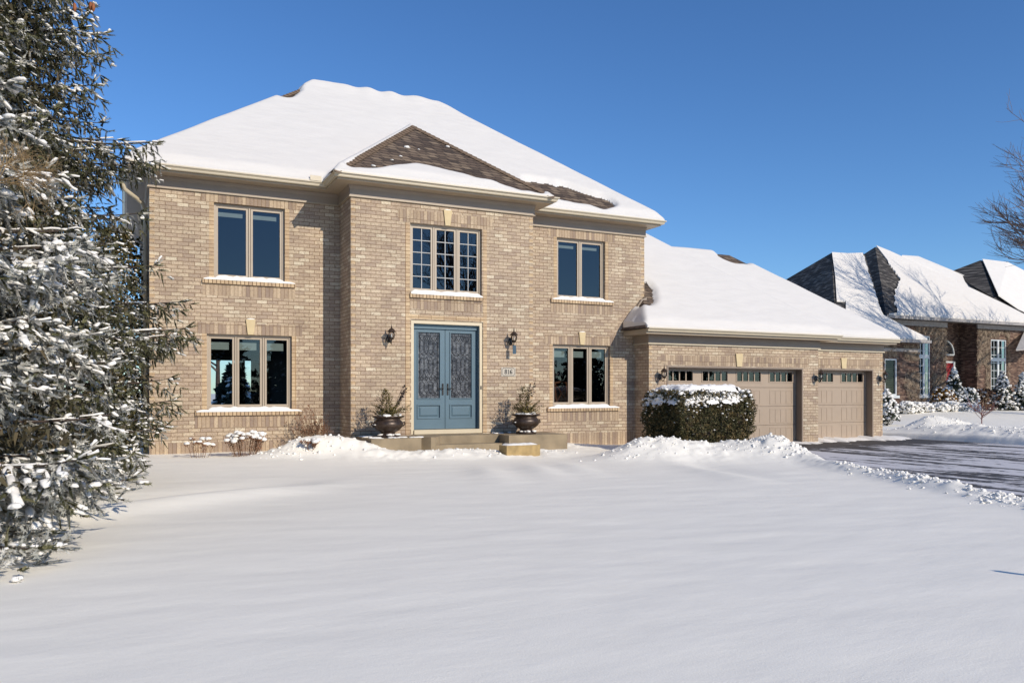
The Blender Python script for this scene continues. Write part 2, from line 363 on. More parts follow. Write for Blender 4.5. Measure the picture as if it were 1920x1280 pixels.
def driveway_mat():
    m, t, b = newmat('asphalt_with_snow')
    g = N(t, 'ShaderNodeNewGeometry'); mp = N(t, 'ShaderNodeMapping'); mp.inputs['Scale'].default_value = (2.6, .28, 1); mp.inputs['Rotation'].default_value = (0, 0, R(8))
    L(t, g.outputs['Position'], mp.inputs[0])
    n = N(t, 'ShaderNodeTexNoise'); n.inputs['Scale'].default_value = 1.0; n.inputs['Detail'].default_value = 7; n.inputs['Roughness'].default_value = .6; L(t, mp.outputs[0], n.inputs['Vector'])
    n2 = N(t, 'ShaderNodeTexNoise'); n2.inputs['Scale'].default_value = 120; L(t, g.outputs['Position'], n2.inputs['Vector'])
    n3 = N(t, 'ShaderNodeTexNoise'); n3.inputs['Scale'].default_value = 6; n3.inputs['Detail'].default_value = 6; L(t, g.outputs['Position'], n3.inputs['Vector'])
    ma = N(t, 'ShaderNodeMath', operation='MULTIPLY_ADD'); L(t, n3.outputs[0], ma.inputs[0]); ma.inputs[1].default_value = .22; L(t, n.outputs[0], ma.inputs[2])
    # less snow near the garage doors, more to the middle
    s = N(t, 'ShaderNodeSeparateXYZ'); L(t, g.outputs['Position'], s.inputs[0])
    mr = N(t, 'ShaderNodeMapRange'); L(t, s.outputs[1], mr.inputs[0]); mr.inputs[1].default_value = 17.2; mr.inputs[2].default_value = 14.8; mr.inputs[3].default_value = -.28; mr.inputs[4].default_value = 0.02
    ad = N(t, 'ShaderNodeMath', operation='ADD'); L(t, ma.outputs[0], ad.inputs[0]); L(t, mr.outputs[0], ad.inputs[1])
    sn = ramp(t, [(.565, (0, 0, 0)), (.615, (1, 1, 1))]); L(t, ad.outputs[0], sn.inputs[0])
    ar = ramp(t, [(.35, srgb(54, 50, 47)), (.65, srgb(86, 80, 74))]); L(t, n2.outputs[0], ar.inputs[0])
    mx = N(t, 'ShaderNodeMix', data_type='RGBA', blend_type='MIX'); L(t, sn.outputs[0], mx.inputs[0]); L(t, ar.outputs[0], mx.inputs[6]); mx.inputs[7].default_value = (.62, .6, .6, 1)
    L(t, mx.outputs[2], b.inputs['Base Color']); b.inputs['Roughness'].default_value = .75
    bp = N(t, 'ShaderNodeBump'); bp.inputs['Distance'].default_value = .02; L(t, sn.outputs[0], bp.inputs['Height']); L(t, bp.outputs[0], b.inputs['Normal'])
    return m
M['drive'] = driveway_mat()

def leafmat(name, stops, rough=.6, scale=3):
    m, t, b = newmat(name)
    g = N(t, 'ShaderNodeNewGeometry'); n = N(t, 'ShaderNodeTexNoise'); n.inputs['Scale'].default_value = scale; n.inputs['Detail'].default_value = 8; L(t, g.outputs['Position'], n.inputs['Vector'])
    r = ramp(t, stops); L(t, n.outputs[0], r.inputs[0])
    L(t, r.outputs[0], b.inputs['Base Color']); b.inputs['Roughness'].default_value = rough; b.inputs['Specular IOR Level'].default_value = .25
    return m
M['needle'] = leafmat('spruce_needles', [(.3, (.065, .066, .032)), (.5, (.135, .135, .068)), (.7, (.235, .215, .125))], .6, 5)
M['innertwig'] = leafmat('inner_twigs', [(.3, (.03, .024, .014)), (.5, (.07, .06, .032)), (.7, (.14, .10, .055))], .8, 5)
M['frost'] = leafmat('frosted_needles', [(.3, (.30, .31, .27)), (.7, (.60, .58, .53))], .6, 6)
M['hedge'] = leafmat('hedge_leaves', [(.32, (.03, .032, .013)), (.5, (.075, .068, .028)), (.68, (.20, .14, .06))], .6, 9)
M['thuja'] = leafmat('thuja_leaves', [(.3, (.05, .04, .015)), (.5, (.09, .075, .025)), (.7, (.15, .10, .04))], .7, 8)
M['potgreen'] = leafmat('potted_evergreen', [(.3, (.05, .05, .02)), (.5, (.13, .11, .035)), (.7, (.30, .22, .09))], .7, 18)
M['pine'] = leafmat('shrub_green', [(.3, (.02, .03, .02)), (.6, (.05, .06, .04))], .7, 10)
M['orangeleaf'] = leafmat('dry_orange_leaves', [(.3, (.12, .06, .015)), (.6, (.35, .18, .04))], .8, 10)
M['dryhead'] = leafmat('dry_flower_heads', [(.3, (.12, .055, .03)), (.6, (.30, .15, .08))], .8, 20)
M['ivy'] = leafmat('dormant_ivy', [(.3, (.10, .07, .05)), (.6, (.32, .25, .18))], .9, 4)
M['darkleaf'] = leafmat('dark_berry_leaves', [(.3, (.02, .015, .01)), (.6, (.07, .05, .04))], .7, 20)
M['cone'] = simple('spruce_cone', srgb(160, 92, 48), .7, .2, 30)

# ---------------------------------------------------------------- ground
XE = np.array([[-60, 6.0], [-10, 6.6], [2, 8.4], [6.25, 10.15], [8.8, 11.25], [12, 12.35], [14.5, 12.7], [17.3, 12.75], [19, 12.8]])
XR = 22.55
def xedge(y): return np.interp(y, XE[:, 0], XE[:, 1])
def ground(x, y, fine=True):
    x = np.asarray(x, float); y = np.asarray(y, float)
    h = 0.05*fbm(x*.22+3, y*.22, 3, 5)
    # gentle rise to the left tree, drift lines left
    h = h+0.10*sstep(13.5, 17.2, y)*(1-sstep(9.5, 12, x))
    h = h+0.11*np.exp(-((y-(9.6+.55*(x+1)))/.45)**2)*(1-sstep(1.0, 3.6, x))
    h = h+.022*fbm(x*.9-y*.5, y*2.6+x*.8, 3, 61)-0.07*np.exp(-((y-(10.6+.55*(x+1)))/.6)**2)*(1-sstep(1.0, 3.6, x))
    # low relief lobes standing in for window-reflected sun patches before the porch
    for cx, cy, sx, sy, a in ((5.5, 12.3, .32, 1.0, .05), (6.5, 12.4, .3, 1.1, .055), (7.25, 12.5, .3, 1.0, .05), (9.6, 11.5, .4, 1.6, -.05), (9.0, 10.9, .35, 1.6, .05)):
        h = h+a*np.exp(-((x-cx-.25*(y-cy))/sx)**2-((y-cy)/sy)**2)
    lump = np.zeros_like(h)
    def mound(cx, cy, sx, sy, a, p=2.0):
        nonlocal h, lump
        g = np.exp(-(np.abs((x-cx)/sx)**p+np.abs((y-cy)/sy)**p)); h = h+a*g; lump = np.maximum(lump, g)
    mound(3.75, 16.35, .75, .55, .36); mound(4.35, 15.9, .55, .4, .18); mound(3.0, 16.4, .6, .4, .12)
    mound(5.4, 15.35, 1.4, .45, .10); mound(7.4, 15.2, 1.3, .5, .09); mound(9.2, 16.6, 1.2, .6, .05)
    mound(9.7, 13.6, .95, .7, .40); mound(10.6, 13.0, .8, .7, .22); mound(11.85, 12.45, .75, .9, .38); mound(11.2, 13.4, .6, .8, .1)
    mound(25.2, 18.7, .9, .7, .46); mound(26.2, 18.0, 1.1, 1.1, .22); mound(24.3, 16.8, 1.0, 2.2, .22); mound(27.5, 16.5, 1.5, 1.2, .2)
    mound(23.6, 12.5, .8, 5, .3)
    # ploughed ridge on the left driveway edge
    d = (x-xedge(y)); rid = np.exp(-((d+.36)/.30)**2)*(1-sstep(12.3, 13.6, y))
    lump = np.maximum(lump, rid*.62); h = h+rid*(.045+.07*vn(y*1.3, x*0, 4))
    if fine:
        k = np.clip(lump, 0, 1)
        h = h+k*(.24*fbm(x*2.2, y*2.2, 3, 9)+.15*np.abs(fbm(x*6, y*6, 3, 21))+.03*(vn(x*16, y*16, 25)-.5))
    # sink under the driveway and behind the garage fronts
    ins = sstep(-.12, .10, d)*(1-sstep(XR-.05, XR+.25, x))*(1-sstep(18.9, 19.2, y))
    h = h*(1-ins)+(-.22)*ins
    # right lot: slightly higher far away
    h = h+.45*sstep(26, 36, x)*sstep(18, 27, y)
    return h
def gz(x, y): return float(ground(np.array([x]), np.array([y]), False)[0])
def axis(segs):
    a = [segs[0][0]]
    for s0, s1, st in segs:
        n = max(1, int(round((s1-s0)/st))); a += list(np.linspace(s0, s1, n+1)[1:])
    return np.array(a)
xs = axis([(-900, -60, 60), (-60, -8, 3), (-8, 2.5, .15), (2.5, 13.2, .045), (13.2, 22.2, .3), (22.2, 28, .07), (28, 60, .8), (60, 900, 60)])
ys = axis([(-900, -60, 60), (-60, 1.5, 2.5), (1.5, 4.5, .12), (4.5, 17.6, .05), (17.6, 20.5, .12), (20.5, 45, .8), (45, 80, 5), (80, 1500, 100)])
GX, GY = np.meshgrid(xs, ys); GZ = ground(GX, GY)
nx, ny = len(xs), len(ys)
idx = np.arange(nx*ny).reshape(ny, nx)
F = np.stack([idx[:-1, :-1].ravel(), idx[:-1, 1:].ravel(), idx[1:, 1:].ravel(), idx[1:, :-1].ravel()], 1)
go = np_mesh('ground', np.stack([GX.ravel(), GY.ravel(), GZ.ravel()], 1), F, M['snow'], smooth=True); tag(go, kind='structure')
dm = MB(); yy = [-60, -10, 2, 4, 6.25, 8.8, 10.5, 12, 14.5, 17.3, 19.0]
for a, b in zip(yy[:-1], yy[1:]):
    dm.add([(float(xedge(a))-.1, a, -.1), (XR+.2, a, -.1), (XR+.2, b, -.1), (float(xedge(b))-.1, b, -.1)], [(0, 1, 2, 3)])
tag(dm.build('driveway', M['drive']), kind='structure')
def blobs_np(Pp, S, nr, seg=6):
    th = np.arange(seg)*2*np.pi/seg; V = []; n = len(Pp)
    rings = [(-.55, .75), (.15, 1.0), (.7, .6)]
    for zz, rr in rings:
        k = nr.uniform(.35, 1.5, (n, seg)); V.append(np.stack([Pp[:, None, 0]+S[:, None]*rr*k*np.cos(th), Pp[:, None, 1]+S[:, None]*rr*k*np.sin(th), Pp[:, None, 2]+S[:, None]*zz*.8*nr.uniform(.7, 1.2, (n, seg))], -1))
    top = np.stack([Pp[:, 0], Pp[:, 1], Pp[:, 2]+S*.8], -1)[:, None]
    V = np.concatenate(V+[top], 1); nv = V.shape[1]; o = np.arange(n)*nv; F_ = []
    for r_ in range(2):
        for j in range(seg):
            a, b, c, d = r_*seg+j, r_*seg+(j+1) % seg, (r_+1)*seg+(j+1) % seg, (r_+1)*seg+j; F_ += [np.stack([o+a, o+b, o+c], 1), np.stack([o+a, o+c, o+d], 1)]
    for j in range(seg): F_.append(np.stack([o+2*seg+j, o+2*seg+(j+1) % seg, o+nv-1], 1))
    return V.reshape(-1, 3), np.concatenate(F_)
nr0 = np.random.default_rng(4); cl = []
yy_ = nr0.uniform(3.2, 13.0, 9000); yy_ = yy_[vn(yy_*1.9, yy_*0, 71) > nr0.uniform(.25, 1.1, 9000)]; cl.append(np.stack([xedge(yy_)-.26+nr0.normal(0, .24, len(yy_)), yy_], 1))
for cx_, cy_, sx_, sy_, n_ in ((9.8, 13.4, .9, .55, 420), (11.6, 12.7, .7, .7, 420), (3.9, 16.0, .8, .35, 260), (3.0, 16.2, .5, .4, 140), (7.0, 15.2, 1.2, .35, 200), (24.6, 17.8, 1.0, 1.6, 700), (23.6, 14.0, .5, 2.2, 500)):
    cl.append(np.stack([nr0.normal(cx_, sx_*.7, n_), nr0.normal(cy_, sy_*.7, n_)], 1))
cl = np.concatenate(cl); cs_ = .005+.038*nr0.uniform(0, 1, len(cl))**6
V, F_ = blobs_np(np.stack([cl[:, 0], cl[:, 1], ground(cl[:, 0], cl[:, 1])+cs_*.15], 1), cs_, nr0)
tag(np_mesh('snow_clods', V, F_, M['clump'], loc=(11, 9, 0), smooth=False), 'loose broken snow clods scattered over the ploughed ridges and mounds', 'snow', kind='stuff')
# snow left along the garage thresholds
sb = MB()
def ribbon(mb, x0, x1, yc, w_, h_, z0, seed, n=60):
    vs = []; fs = []
    for i in range(n+1):
        x = x0+(x1-x0)*i/n; e = min(i, n-i)/n*8; e = min(1, e)
        k = (.55+.9*float(vn(i*.35, seed, seed)))*e
        for j in range(7):
            t = j/6; vs.append((x, yc-w_*k*(t-.0)*1.0, z0+h_*math.sin(math.pi*min(1, (1-t)+.0)**.8*.5)*k+.002))
    for i in range(n):
        for j in range(6):
            a = i*7+j; fs.append((a, a+1, a+8, a+7))
    mb.add(vs, fs)
ribbon(sb, 18.2, 22.9, 18.12, .75, .09, -.1, 3, 90)
ribbon(sb, 17.35, 18.45, 17.62, .62, .05, -.1, 5, 40)
tag(sb.build('threshold_snow', M['clump'], loc=(20, 17.8, -.1), smooth=True), kind='stuff', label='thin white snow strip left along the foot of the single garage door', cat='snow')

# ---------------------------------------------------------------- the house
H = thing('brick_house', 'tan brick two-storey house with blue double door and attached garages', 'house', (6.5, 18, 0))
YM, YB, YG, YG2 = 18.0, 17.0, 17.34, 17.85
def wall_open(mb, x0, x1, z0, z1, y, opens, depth=.14):
    X = sorted({x0, x1, *[o[0] for o in opens], *[o[1] for o in opens]})
    Z = sorted({z0, z1, *[o[2] for o in opens], *[o[3] for o in opens]})
    for a, b in zip(X[:-1], X[1:]):
        for c, d in zip(Z[:-1], Z[1:]):
            mx_, mz_ = (a+b)/2, (c+d)/2
            if any(o[0] < mx_ < o[1] and o[2] < mz_ < o[3] for o in opens): continue
            mb.add([(a, y, c), (b, y, c), (b, y, d), (a, y, d)], [(0, 1, 2, 3)])
    for (a, b, c, d) in opens:
        e = y+depth
        mb.add([(a, y, c), (a, y, d), (a, e, d), (a, e, c)], [(0, 1, 2, 3)])
        mb.add([(b, y, c), (b, y, d), (b, e, d), (b, e, c)], [(3, 2, 1, 0)])
        mb.add([(a, y, d), (b, y, d), (b, e, d), (a, e, d)], [(0, 1, 2, 3)])
        mb.add([(a, y, c), (b, y, c), (b, e, c), (a, e, c)], [(3, 2, 1, 0)])
W1 = (1.72, 3.18, 3.78, 5.37); W2 = (1.58, 3.33, 1.02, 2.60); W4 = (9.96, 11.41, 3.78, 5.33); W5 = (9.84, 11.56, 1.03, 2.60)
W3 = (5.71, 7.44, 3.60, 5.12); DR = (5.73, 7.46, .43, 2.98)
G1 = (12.90, 17.72, -.30, 2.08); G2 = (18.62, 21.21, -.30, 2.10)
XL, XRW = .48, 12.65; BL, BR = 4.38, 8.76; GL, GM, GR = 12.33, 18.33, 21.64
wm = MB()
wall_open(wm, XL, BL, -.3, 5.9, YM, [W1, W2]); wall_open(wm, BR, XRW, -.3, 5.9, YM, [W4, W5])
wall_open(wm, BL, BR, -.3, 5.9, YB, [W3, DR])
q = lambda a, b, z0, z1: wm.add([(a[0], a[1], z0), (b[0], b[1], z0), (b[0], b[1], z1), (a[0], a[1], z1)], [(0, 1, 2, 3)])
q((XL, 26.7), (XL, YM), -.3, 5.9); q((XRW, YM), (XRW, 26.7), -.3, 5.9)
q((BL, YM), (BL, YB), -.3, 5.9); q((BR, YB), (BR, YM), -.3, 5.9)
BW = (1.6, 4.2, .75, 2.75)      # rear window seen through the front one
Xb = [XL, 4.0, 5.6, 6.3, 7.2, XRW]
q((XRW, 26.7), (6.6, 26.7), -.3, 5.9)
for a_, b_, c_, d_ in ((XL, 6.6, 2.38, 5.9), (XL, 6.6, -.3, .93), (XL, 2.3, .93, 2.38), (3.2, 3.48, .93, 2.38), (3.66, 6.6, .93, 2.38)):
    wm.add([(b_, 26.7, c_), (a_, 26.7, c_), (a_, 26.7, d_), (b_, 26.7, d_)], [(0, 1, 2, 3)])
# garage block
wall_open(wm, GL, GM, -.3, 2.95, YG, [G1], .26); wall_open(wm, GM, GR, -.3, 2.95, YG2, [G2], .26)
q((GL, YM), (GL, YG), -.3, 2.95); q((GM, YG), (GM, YG2), -.3, 2.95); q((GR, YG2), (GR, 25), -.3, 2.95)
q((GR, 25), (XRW, 25), -.3, 2.95)
wall = wm.build('wall', M['brick'], H)
# rooms behind the glass, dark
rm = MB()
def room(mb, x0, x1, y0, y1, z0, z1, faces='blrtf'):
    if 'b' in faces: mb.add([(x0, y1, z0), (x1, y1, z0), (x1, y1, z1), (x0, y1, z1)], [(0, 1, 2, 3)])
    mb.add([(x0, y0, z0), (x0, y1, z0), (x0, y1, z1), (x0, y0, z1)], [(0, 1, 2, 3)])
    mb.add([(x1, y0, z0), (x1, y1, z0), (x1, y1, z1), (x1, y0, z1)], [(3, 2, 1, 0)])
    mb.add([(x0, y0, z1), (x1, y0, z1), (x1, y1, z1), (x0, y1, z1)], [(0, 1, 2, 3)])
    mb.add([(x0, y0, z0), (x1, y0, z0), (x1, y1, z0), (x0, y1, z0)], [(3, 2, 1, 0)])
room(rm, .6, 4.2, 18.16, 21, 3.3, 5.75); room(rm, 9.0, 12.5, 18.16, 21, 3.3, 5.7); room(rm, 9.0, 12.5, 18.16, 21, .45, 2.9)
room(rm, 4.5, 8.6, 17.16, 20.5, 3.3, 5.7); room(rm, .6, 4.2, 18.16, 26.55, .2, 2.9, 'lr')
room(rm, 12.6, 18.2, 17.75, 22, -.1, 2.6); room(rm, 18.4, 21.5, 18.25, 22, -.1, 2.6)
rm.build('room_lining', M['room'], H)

def window(x0, x1, z0, z1, y, n, sillx, sillz, blind=True, grid=None, lintel=None, key=None, jamb=True, under=.25, blinds=.16, label=None):
    fr = MB(); yf = y+.075; fw = .045
    fr.box(x0, x0+fw, yf, yf+.10, z0, z1); fr.box(x1-fw, x1, yf, yf+.10, z0, z1)
    fr.box(x0+fw, x1-fw, yf, yf+.10, z1-fw, z1); fr.box(x0+fw, x1-fw, yf, yf+.10, z0, z0+fw)
    wv = fr.build('window', M['wframe'], H, label=label)
    pw = (x1-x0-2*fw-(n-1)*.05)/n; sash = MB(); pan = []; mun = MB()
    for i in range(n):
        a = x0+fw+i*(pw+.05); b = a+pw; sw = .045; ys = yf+.018
        sash.box(a+.003, a+sw, ys, ys+.05, z0+fw+.003, z1-fw-.003); sash.box(b-sw, b-.003, ys, ys+.05, z0+fw+.003, z1-fw-.003)
        sash.box(a+sw, b-sw, ys, ys+.05, z1-fw-sw, z1-fw-.003); sash.box(a+sw, b-sw, ys, ys+.05, z0+fw+.003, z0+fw+sw)
        if i < n-1: sash.box(b+.008, b+.042, yf+.008, yf+.08, z0+fw, z1-fw)
        pz = MB(); pz.add([(a+sw, ys+.03, z0+fw+sw), (b-sw, ys+.03, z0+fw+sw), (b-sw, ys+.03, z1-fw-sw), (a+sw, ys+.03, z1-fw-sw)], [(0, 1, 2, 3)])
        pz.build('pane', M['glass'], wv)
        if grid:
            gc, gr = grid
            for k in range(1, gc): xx = a+sw+(pw-2*sw)*k/gc; mun.box(xx-.009, xx+.009, ys+.012, ys+.026, z0+fw+sw, z1-fw-sw)
            for k in range(1, gr): zz = z0+fw+sw+(z1-z0-2*fw-2*sw)*k/gr; mun.box(a+sw, b-sw, ys+.009, ys+.024, zz-.009, zz+.009)
        if blind:
            bl = MB(); bl.box(a+sw, b-sw-.06, ys+.10, ys+.115, z1-fw-sw-.07-blinds, z1-fw-sw-.07); pan.append(bl)
    sash.build('sash', M['wframe'], wv)
    if grid: mun.build('muntin', M['muntin'], wv)
    for bl in pan: bl.build('roller_blind', M['blind'], wv)
    s = MB(); s.add([(sillx[0], y-.05, sillz-.12), (sillx[1], y-.05, sillz-.12), (sillx[1], y-.05, sillz-.035), (sillx[0], y-.05, sillz-.035),
               (sillx[0], y+.001, sillz-.12), (sillx[1], y+.001, sillz-.12), (sillx[1], y+.001, sillz-.01), (sillx[0], y+.001, sillz-.01)],
               [(0, 1, 2, 3), (3, 2, 6, 7), (1, 0, 4, 5), (0, 3, 7, 4), (2, 1, 5, 6)])
    s.box(x0+.001, x1-.001, y+.001, y+.13, sillz-.12, min(z0, sillz)-.003)
    s.build('window_sill', M['rowlock'], wv)
    sn = MB(); nseg = 48
    def snowstrip(a, b, y0, y1, zb0, hgt, sd):
        vs = []; fs = []
        for i in range(nseg+1):
            x = a+(b-a)*i/nseg; e = min(1, min(i, nseg-i)/2.5)*.85+.15; h = hgt*e*(.7+.55*float(vn(i*.4, sd, 3)))
            yy0 = y0-.012*float(vn(i*.6, sd+5, 3))
            for t, zz in ((0, 0), (0.02, .7), (.2, 1), (.6, 1.05), (1, 1.1)): vs.append((x, yy0+(y1-yy0)*t, zb0+(h*zz if t > 0 else 0)-(.012 if t == 0 else 0)))
        for i in range(nseg):
            for j in range(4): a_ = i*5+j; fs.append((a_, a_+5, a_+6, a_+1))
        sn.add(vs, fs)
    snowstrip(sillx[0]+.02, sillx[1]-.01, y-.052, y+.002, sillz-.03, .035, sillx[0]); snowstrip(x0+.004, x1-.004, y-.03, yf+.03, sillz-.02, .075, x0)
    sn.build('sill_snow', M['clump'], wv, smooth=True)
    sc = MB(); sc.box(sillx[0], sillx[1], y-.003, y+.02, sillz-.12-under, sillz-.122); sc.build('soldier_course', M['soldier'], wv)
    if lintel: MB().box(lintel[0], lintel[1], y-.003, y+.02, z1+.002, lintel[2]).build('lintel_course', M['soldier'], wv)
    if jamb:
        MB().box(x0-.095, x0-.001, y-.004, y+.06, sillz+.0, z1).build('jamb_course', M['header'], wv); MB().box(x1+.001, x1+.095, y-.004, y+.06, sillz+.0, z1).build('jamb_course', M['header'], wv)
    if key:
        kx, kz = key; k = MB(); k.prism([(kx-.06, z1+.004), (kx+.06, z1+.004), (kx+.10, kz), (kx-.10, kz)], y-.035, y+.02)
        k.build('keystone', M['key'], wv)
        ks = MB(); ks.blob((kx, y-.012, kz+.006), .098, .03, .018, 10, 4, .1); ks.build('keystone_snow', M['clump'], wv, smooth=True)
    return wv
window(*W1, YM, 2, (1.49, 3.40), 3.78, blinds=.09, lintel=(1.46, 3.44, 5.555), label='upper left casement window of two panes')
window(*W2, YM, 3, (1.35, 3.55), 1.00, lintel=(1.35, 3.55, 2.84), key=(2.46, 2.93), label='lower left window of three panes')
window(*W4, YM, 2, (9.78, 11.65), 3.78, blinds=.07, lintel=(9.72, 11.7, 5.555), label='upper right casement window of two panes')
window(*W5, YM, 3, (9.67, 11.83), 1.01, lintel=(9.6, 11.86, 2.84), key=(10.70, 2.93), label='lower right window of three panes')
window(*W3, YB, 3, (5.70, 7.45), 3.585, blind=False, grid=(2, 5), lintel=(5.43, 7.72, 5.40), key=(6.59, 5.47), jamb=False, label='window with white grilles above the front door')
# long header strips framing door and upper window
for b_ in ((5.60, 5.70, .44, 5.11), (7.47, 7.56, .44, 5.11), (5.701, 7.469, 3.0, 3.09)): MB().box(b_[0], b_[1], YB-.004, YB+.02, b_[2], b_[3]).build('jamb_course', M['header'], H)
# quoin ends
qn = MB()
for x0, x1, y in ((XL, XL+.10, YM), (BL, BL+.10, YB), (BR-.10, BR, YB), (GL, GL+.1, YG), (XRW-.1, XRW, YM), (GR-.1, GR, YG2)):
    z = -.0806*3
    while z < (5.5 if y in (YM, YB) else 2.6):
        if (round(z/.0806)) % 2: qn.box(x0+.001, x1-.001, y-.0025, y+.01, z+.006, z+.0806-.004)
        z += .0806
qn.build('quoin', M['header'], H)
# base soldier course, garage soldier courses and keystones
for b_ in ((XL, BL-.01, YM, -.1, .33), (BR+.01, GL-.01, YM, -.1, .33), (12.72, 17.95, YG, 2.10, 2.36), (18.45, 21.5, YG2, 2.12, 2.38), (17.9, 18.15, YG, -.08, .12), (21.35, 21.6, YG2, -.08, .15)):
    MB().box(b_[0], b_[1], b_[2]-.003, b_[2]+.02, b_[3], b_[4]).build('soldier_course', M['soldier'], H)
for kx, y, z0, z1 in ((15.34, YG, 2.08, 2.44), (19.92, YG2, 2.10, 2.43)):
    MB().prism([(kx-.085, z0+.003), (kx+.085, z0+.003), (kx+.125, z1), (kx-.125, z1)], y-.035, y+.03).build('keystone', M['key'], H)
# chair seen in the lower right window, shade of a sofa in the left one
ch = thing('dining_chair', 'brown wooden dining chair with crossed back seen through the lower right window', 'chair', (10.62, 18.9, .5))
cm = MB()
for x in (10.44, 10.80): cm.tube([(x, 18.9, .5), (x+.01, 18.92, 1.1), (x, 18.98, 1.62)], .02, 6)
cm.tube([(10.42, 18.98, 1.62), (10.62, 18.97, 1.66), (10.82, 18.98, 1.62)], .028, 6)
cm.tube([(10.46, 18.94, 1.56), (10.62, 18.93, 1.36), (10.78, 18.92, 1.12)], .013, 5); cm.tube([(10.78, 18.94, 1.56), (10.62, 18.93, 1.36), (10.46, 18.92, 1.12)], .013, 5)
cm.build('backrest', M['wood'], ch)
MB().box(10.42, 10.82, 18.5, 18.92, 1.0, 1.05).build('seat', M['wood'], ch)
for x, y in ((10.45, 18.53), (10.79, 18.53)): MB().tube([(x, y, .5), (x, y, 1.0)], .02, 6).build('leg', M['wood'], ch)

# eaves: frieze, soffit, gutter
def eave(path, soffit_in, zs, gt, name_prefix=''):
    """path = gutter inner line (x,y); outward to the right of travel"""
    g = MB(); g.sweep(path, [(-.02, zs+.005), (.055, zs+.005), (.075, zs+.035), (.075, zs+.055), (.105, gt-.025), (.115, gt-.025), (.115, gt), (.10, gt), (.095, gt-.015), (-.02, gt-.015)])
    g.build('gutter', M['gutter'], H)
EP_main_l = [(0.06, 26), (0.06, 17.58), (4.02, 17.58)]
# travel so that outward is right: left side goes from back to front => outward = -x
def sw(mb, path, prof): mb.sweep(path, prof)
mainpath = [(-.02+.11, 26.9), (.09, 17.60), (4.0, 17.60), (4.0, 16.61), (9.10, 16.61), (9.10, 17.60), (12.90, 17.60), (12.90, 26.9)]
fa = MB(); sw(fa, mainpath, [(0, 5.80), (0, 5.91), (-.04, 5.91), (-.04, 5.80)]); fa.build('fascia', M['trim'], H)
gu = MB(); sw(gu, mainpath, [(.003, 5.835), (.06, 5.835), (.072, 5.855), (.072, 5.87), (.10, 5.905), (.112, 5.905), (.112, 5.93), (.097, 5.93), (.09, 5.915), (.003, 5.915)]); gu.build('gutter', M['gutter'], H)
wallpath = [(XL, 26.7), (XL, YM), (BL, YM), (BL, YB), (BR, YB), (BR, YM), (XRW, YM), (XRW, 26.7)]
fz = MB(); sw(fz, wallpath, [(.03, 5.575), (.03, 5.80), (.002, 5.80), (.002, 5.575)]); sw(fz, wallpath, [(.032, 5.72), (.05, 5.79), (.05, 5.80), (.03, 5.80)]); fz.build('frieze', M['frieze'], H)
bd = MB(); sw(bd, wallpath, [(.045, 5.55), (.045, 5.574), (.002, 5.574), (.002, 5.55)]); bd.build('band_moulding', M['trim'], H)
sf = MB()
for x0, x1, y0, y1 in ((.09, 4.0, 17.60, 18.0), (9.10, 12.9, 17.60, 18.0), (4.0, 9.10, 16.61, 17.0), (4.0, 4.38, 17.0, 18.0), (8.76, 9.10, 17.0, 18.0), (.09, .48, 18, 26.9), (12.65, 12.9, 18, 26.9)):
    sf.add([(x0, y0, 5.802), (x1, y0, 5.802), (x1, y1, 5.802), (x0, y1, 5.802)], [(3, 2, 1, 0)])
sf.build('soffit', M['soffit'], H)
gpath = [(11.98, YM-.001), (11.98, 16.95), (18.68, 16.95), (18.68, 17.46), (21.80, 17.46), (21.80, 25)]
fa = MB(); sw(fa, gpath, [(0, 2.87), (0, 3.0), (-.04, 3.0), (-.04, 2.87)]); fa.build('fascia', M['trim'], H)
gu = MB(); sw(gu, gpath[1:], [(.003, 2.925), (.06, 2.925), (.072, 2.945), (.072, 2.96), (.10, 2.995), (.112, 2.995), (.112, 3.025), (.097, 3.025), (.09, 3.01), (.003, 3.01)]); gu.build('gutter', M['gutter'], H)
gw = [(GL, YM), (GL, YG), (GM, YG), (GM, YG2), (GR, YG2), (GR, 25)]
fz = MB(); sw(fz, gw, [(.03, 2.665), (.03, 2.868), (.002, 2.868), (.002, 2.665)]); fz.build('frieze', M['frieze'], H)
bd = MB(); sw(bd, gw, [(.05, 2.63), (.05, 2.663), (.002, 2.663), (.002, 2.63)]); bd.build('band_moulding', M['gutter'], H)
sf = MB()
for x0, x1, y0, y1 in ((11.98, 18.68, 16.95, 17.34), (11.98, 12.33, 17.34, 18.0), (18.33, 18.68, 17.34, 17.46), (18.33, 21.8, 17.46, 17.85), (21.64, 21.8, 17.85, 25)):
    sf.add([(x0, y0, 2.872), (x1, y0, 2.872), (x1, y1, 2.872), (x0, y1, 2.872)], [(3, 2, 1, 0)])
sf.build('soffit', M['soffit'], H)
# splash guard on the gutter and the left downspout
MB().box(3.62, 3.86, 17.475, 17.49, 5.93, 6.04).box(3.845, 3.86, 17.49, 17.6, 5.93, 6.04).build('splash_guard', M['gutter'], H)
dp = MB(); P0 = [(-.02, 18.0, 5.86), (-.03, 18.02, 5.62), (.02, 18.08, 5.48), (.22, 18.3, 5.38), (.36, 18.45, 5.30), (.42, 18.5, 5.1), (.42, 18.5, 0)]
dp.tube(P0, .045, 8); dp.build('downspout', M['gutter'], H, smooth=True)
# rake flashing where the garage roof meets the front wall
fl = MB(); fl.prism([(12.0, 3.0), (12.10, 3.0), (12.35, 3.42), (12.66, 3.80), (12.66, 3.92), (12.50, 3.86), (12.22, 3.48)], YM-.10, YM-.002); fl.build('flashing', M['frieze'], H)

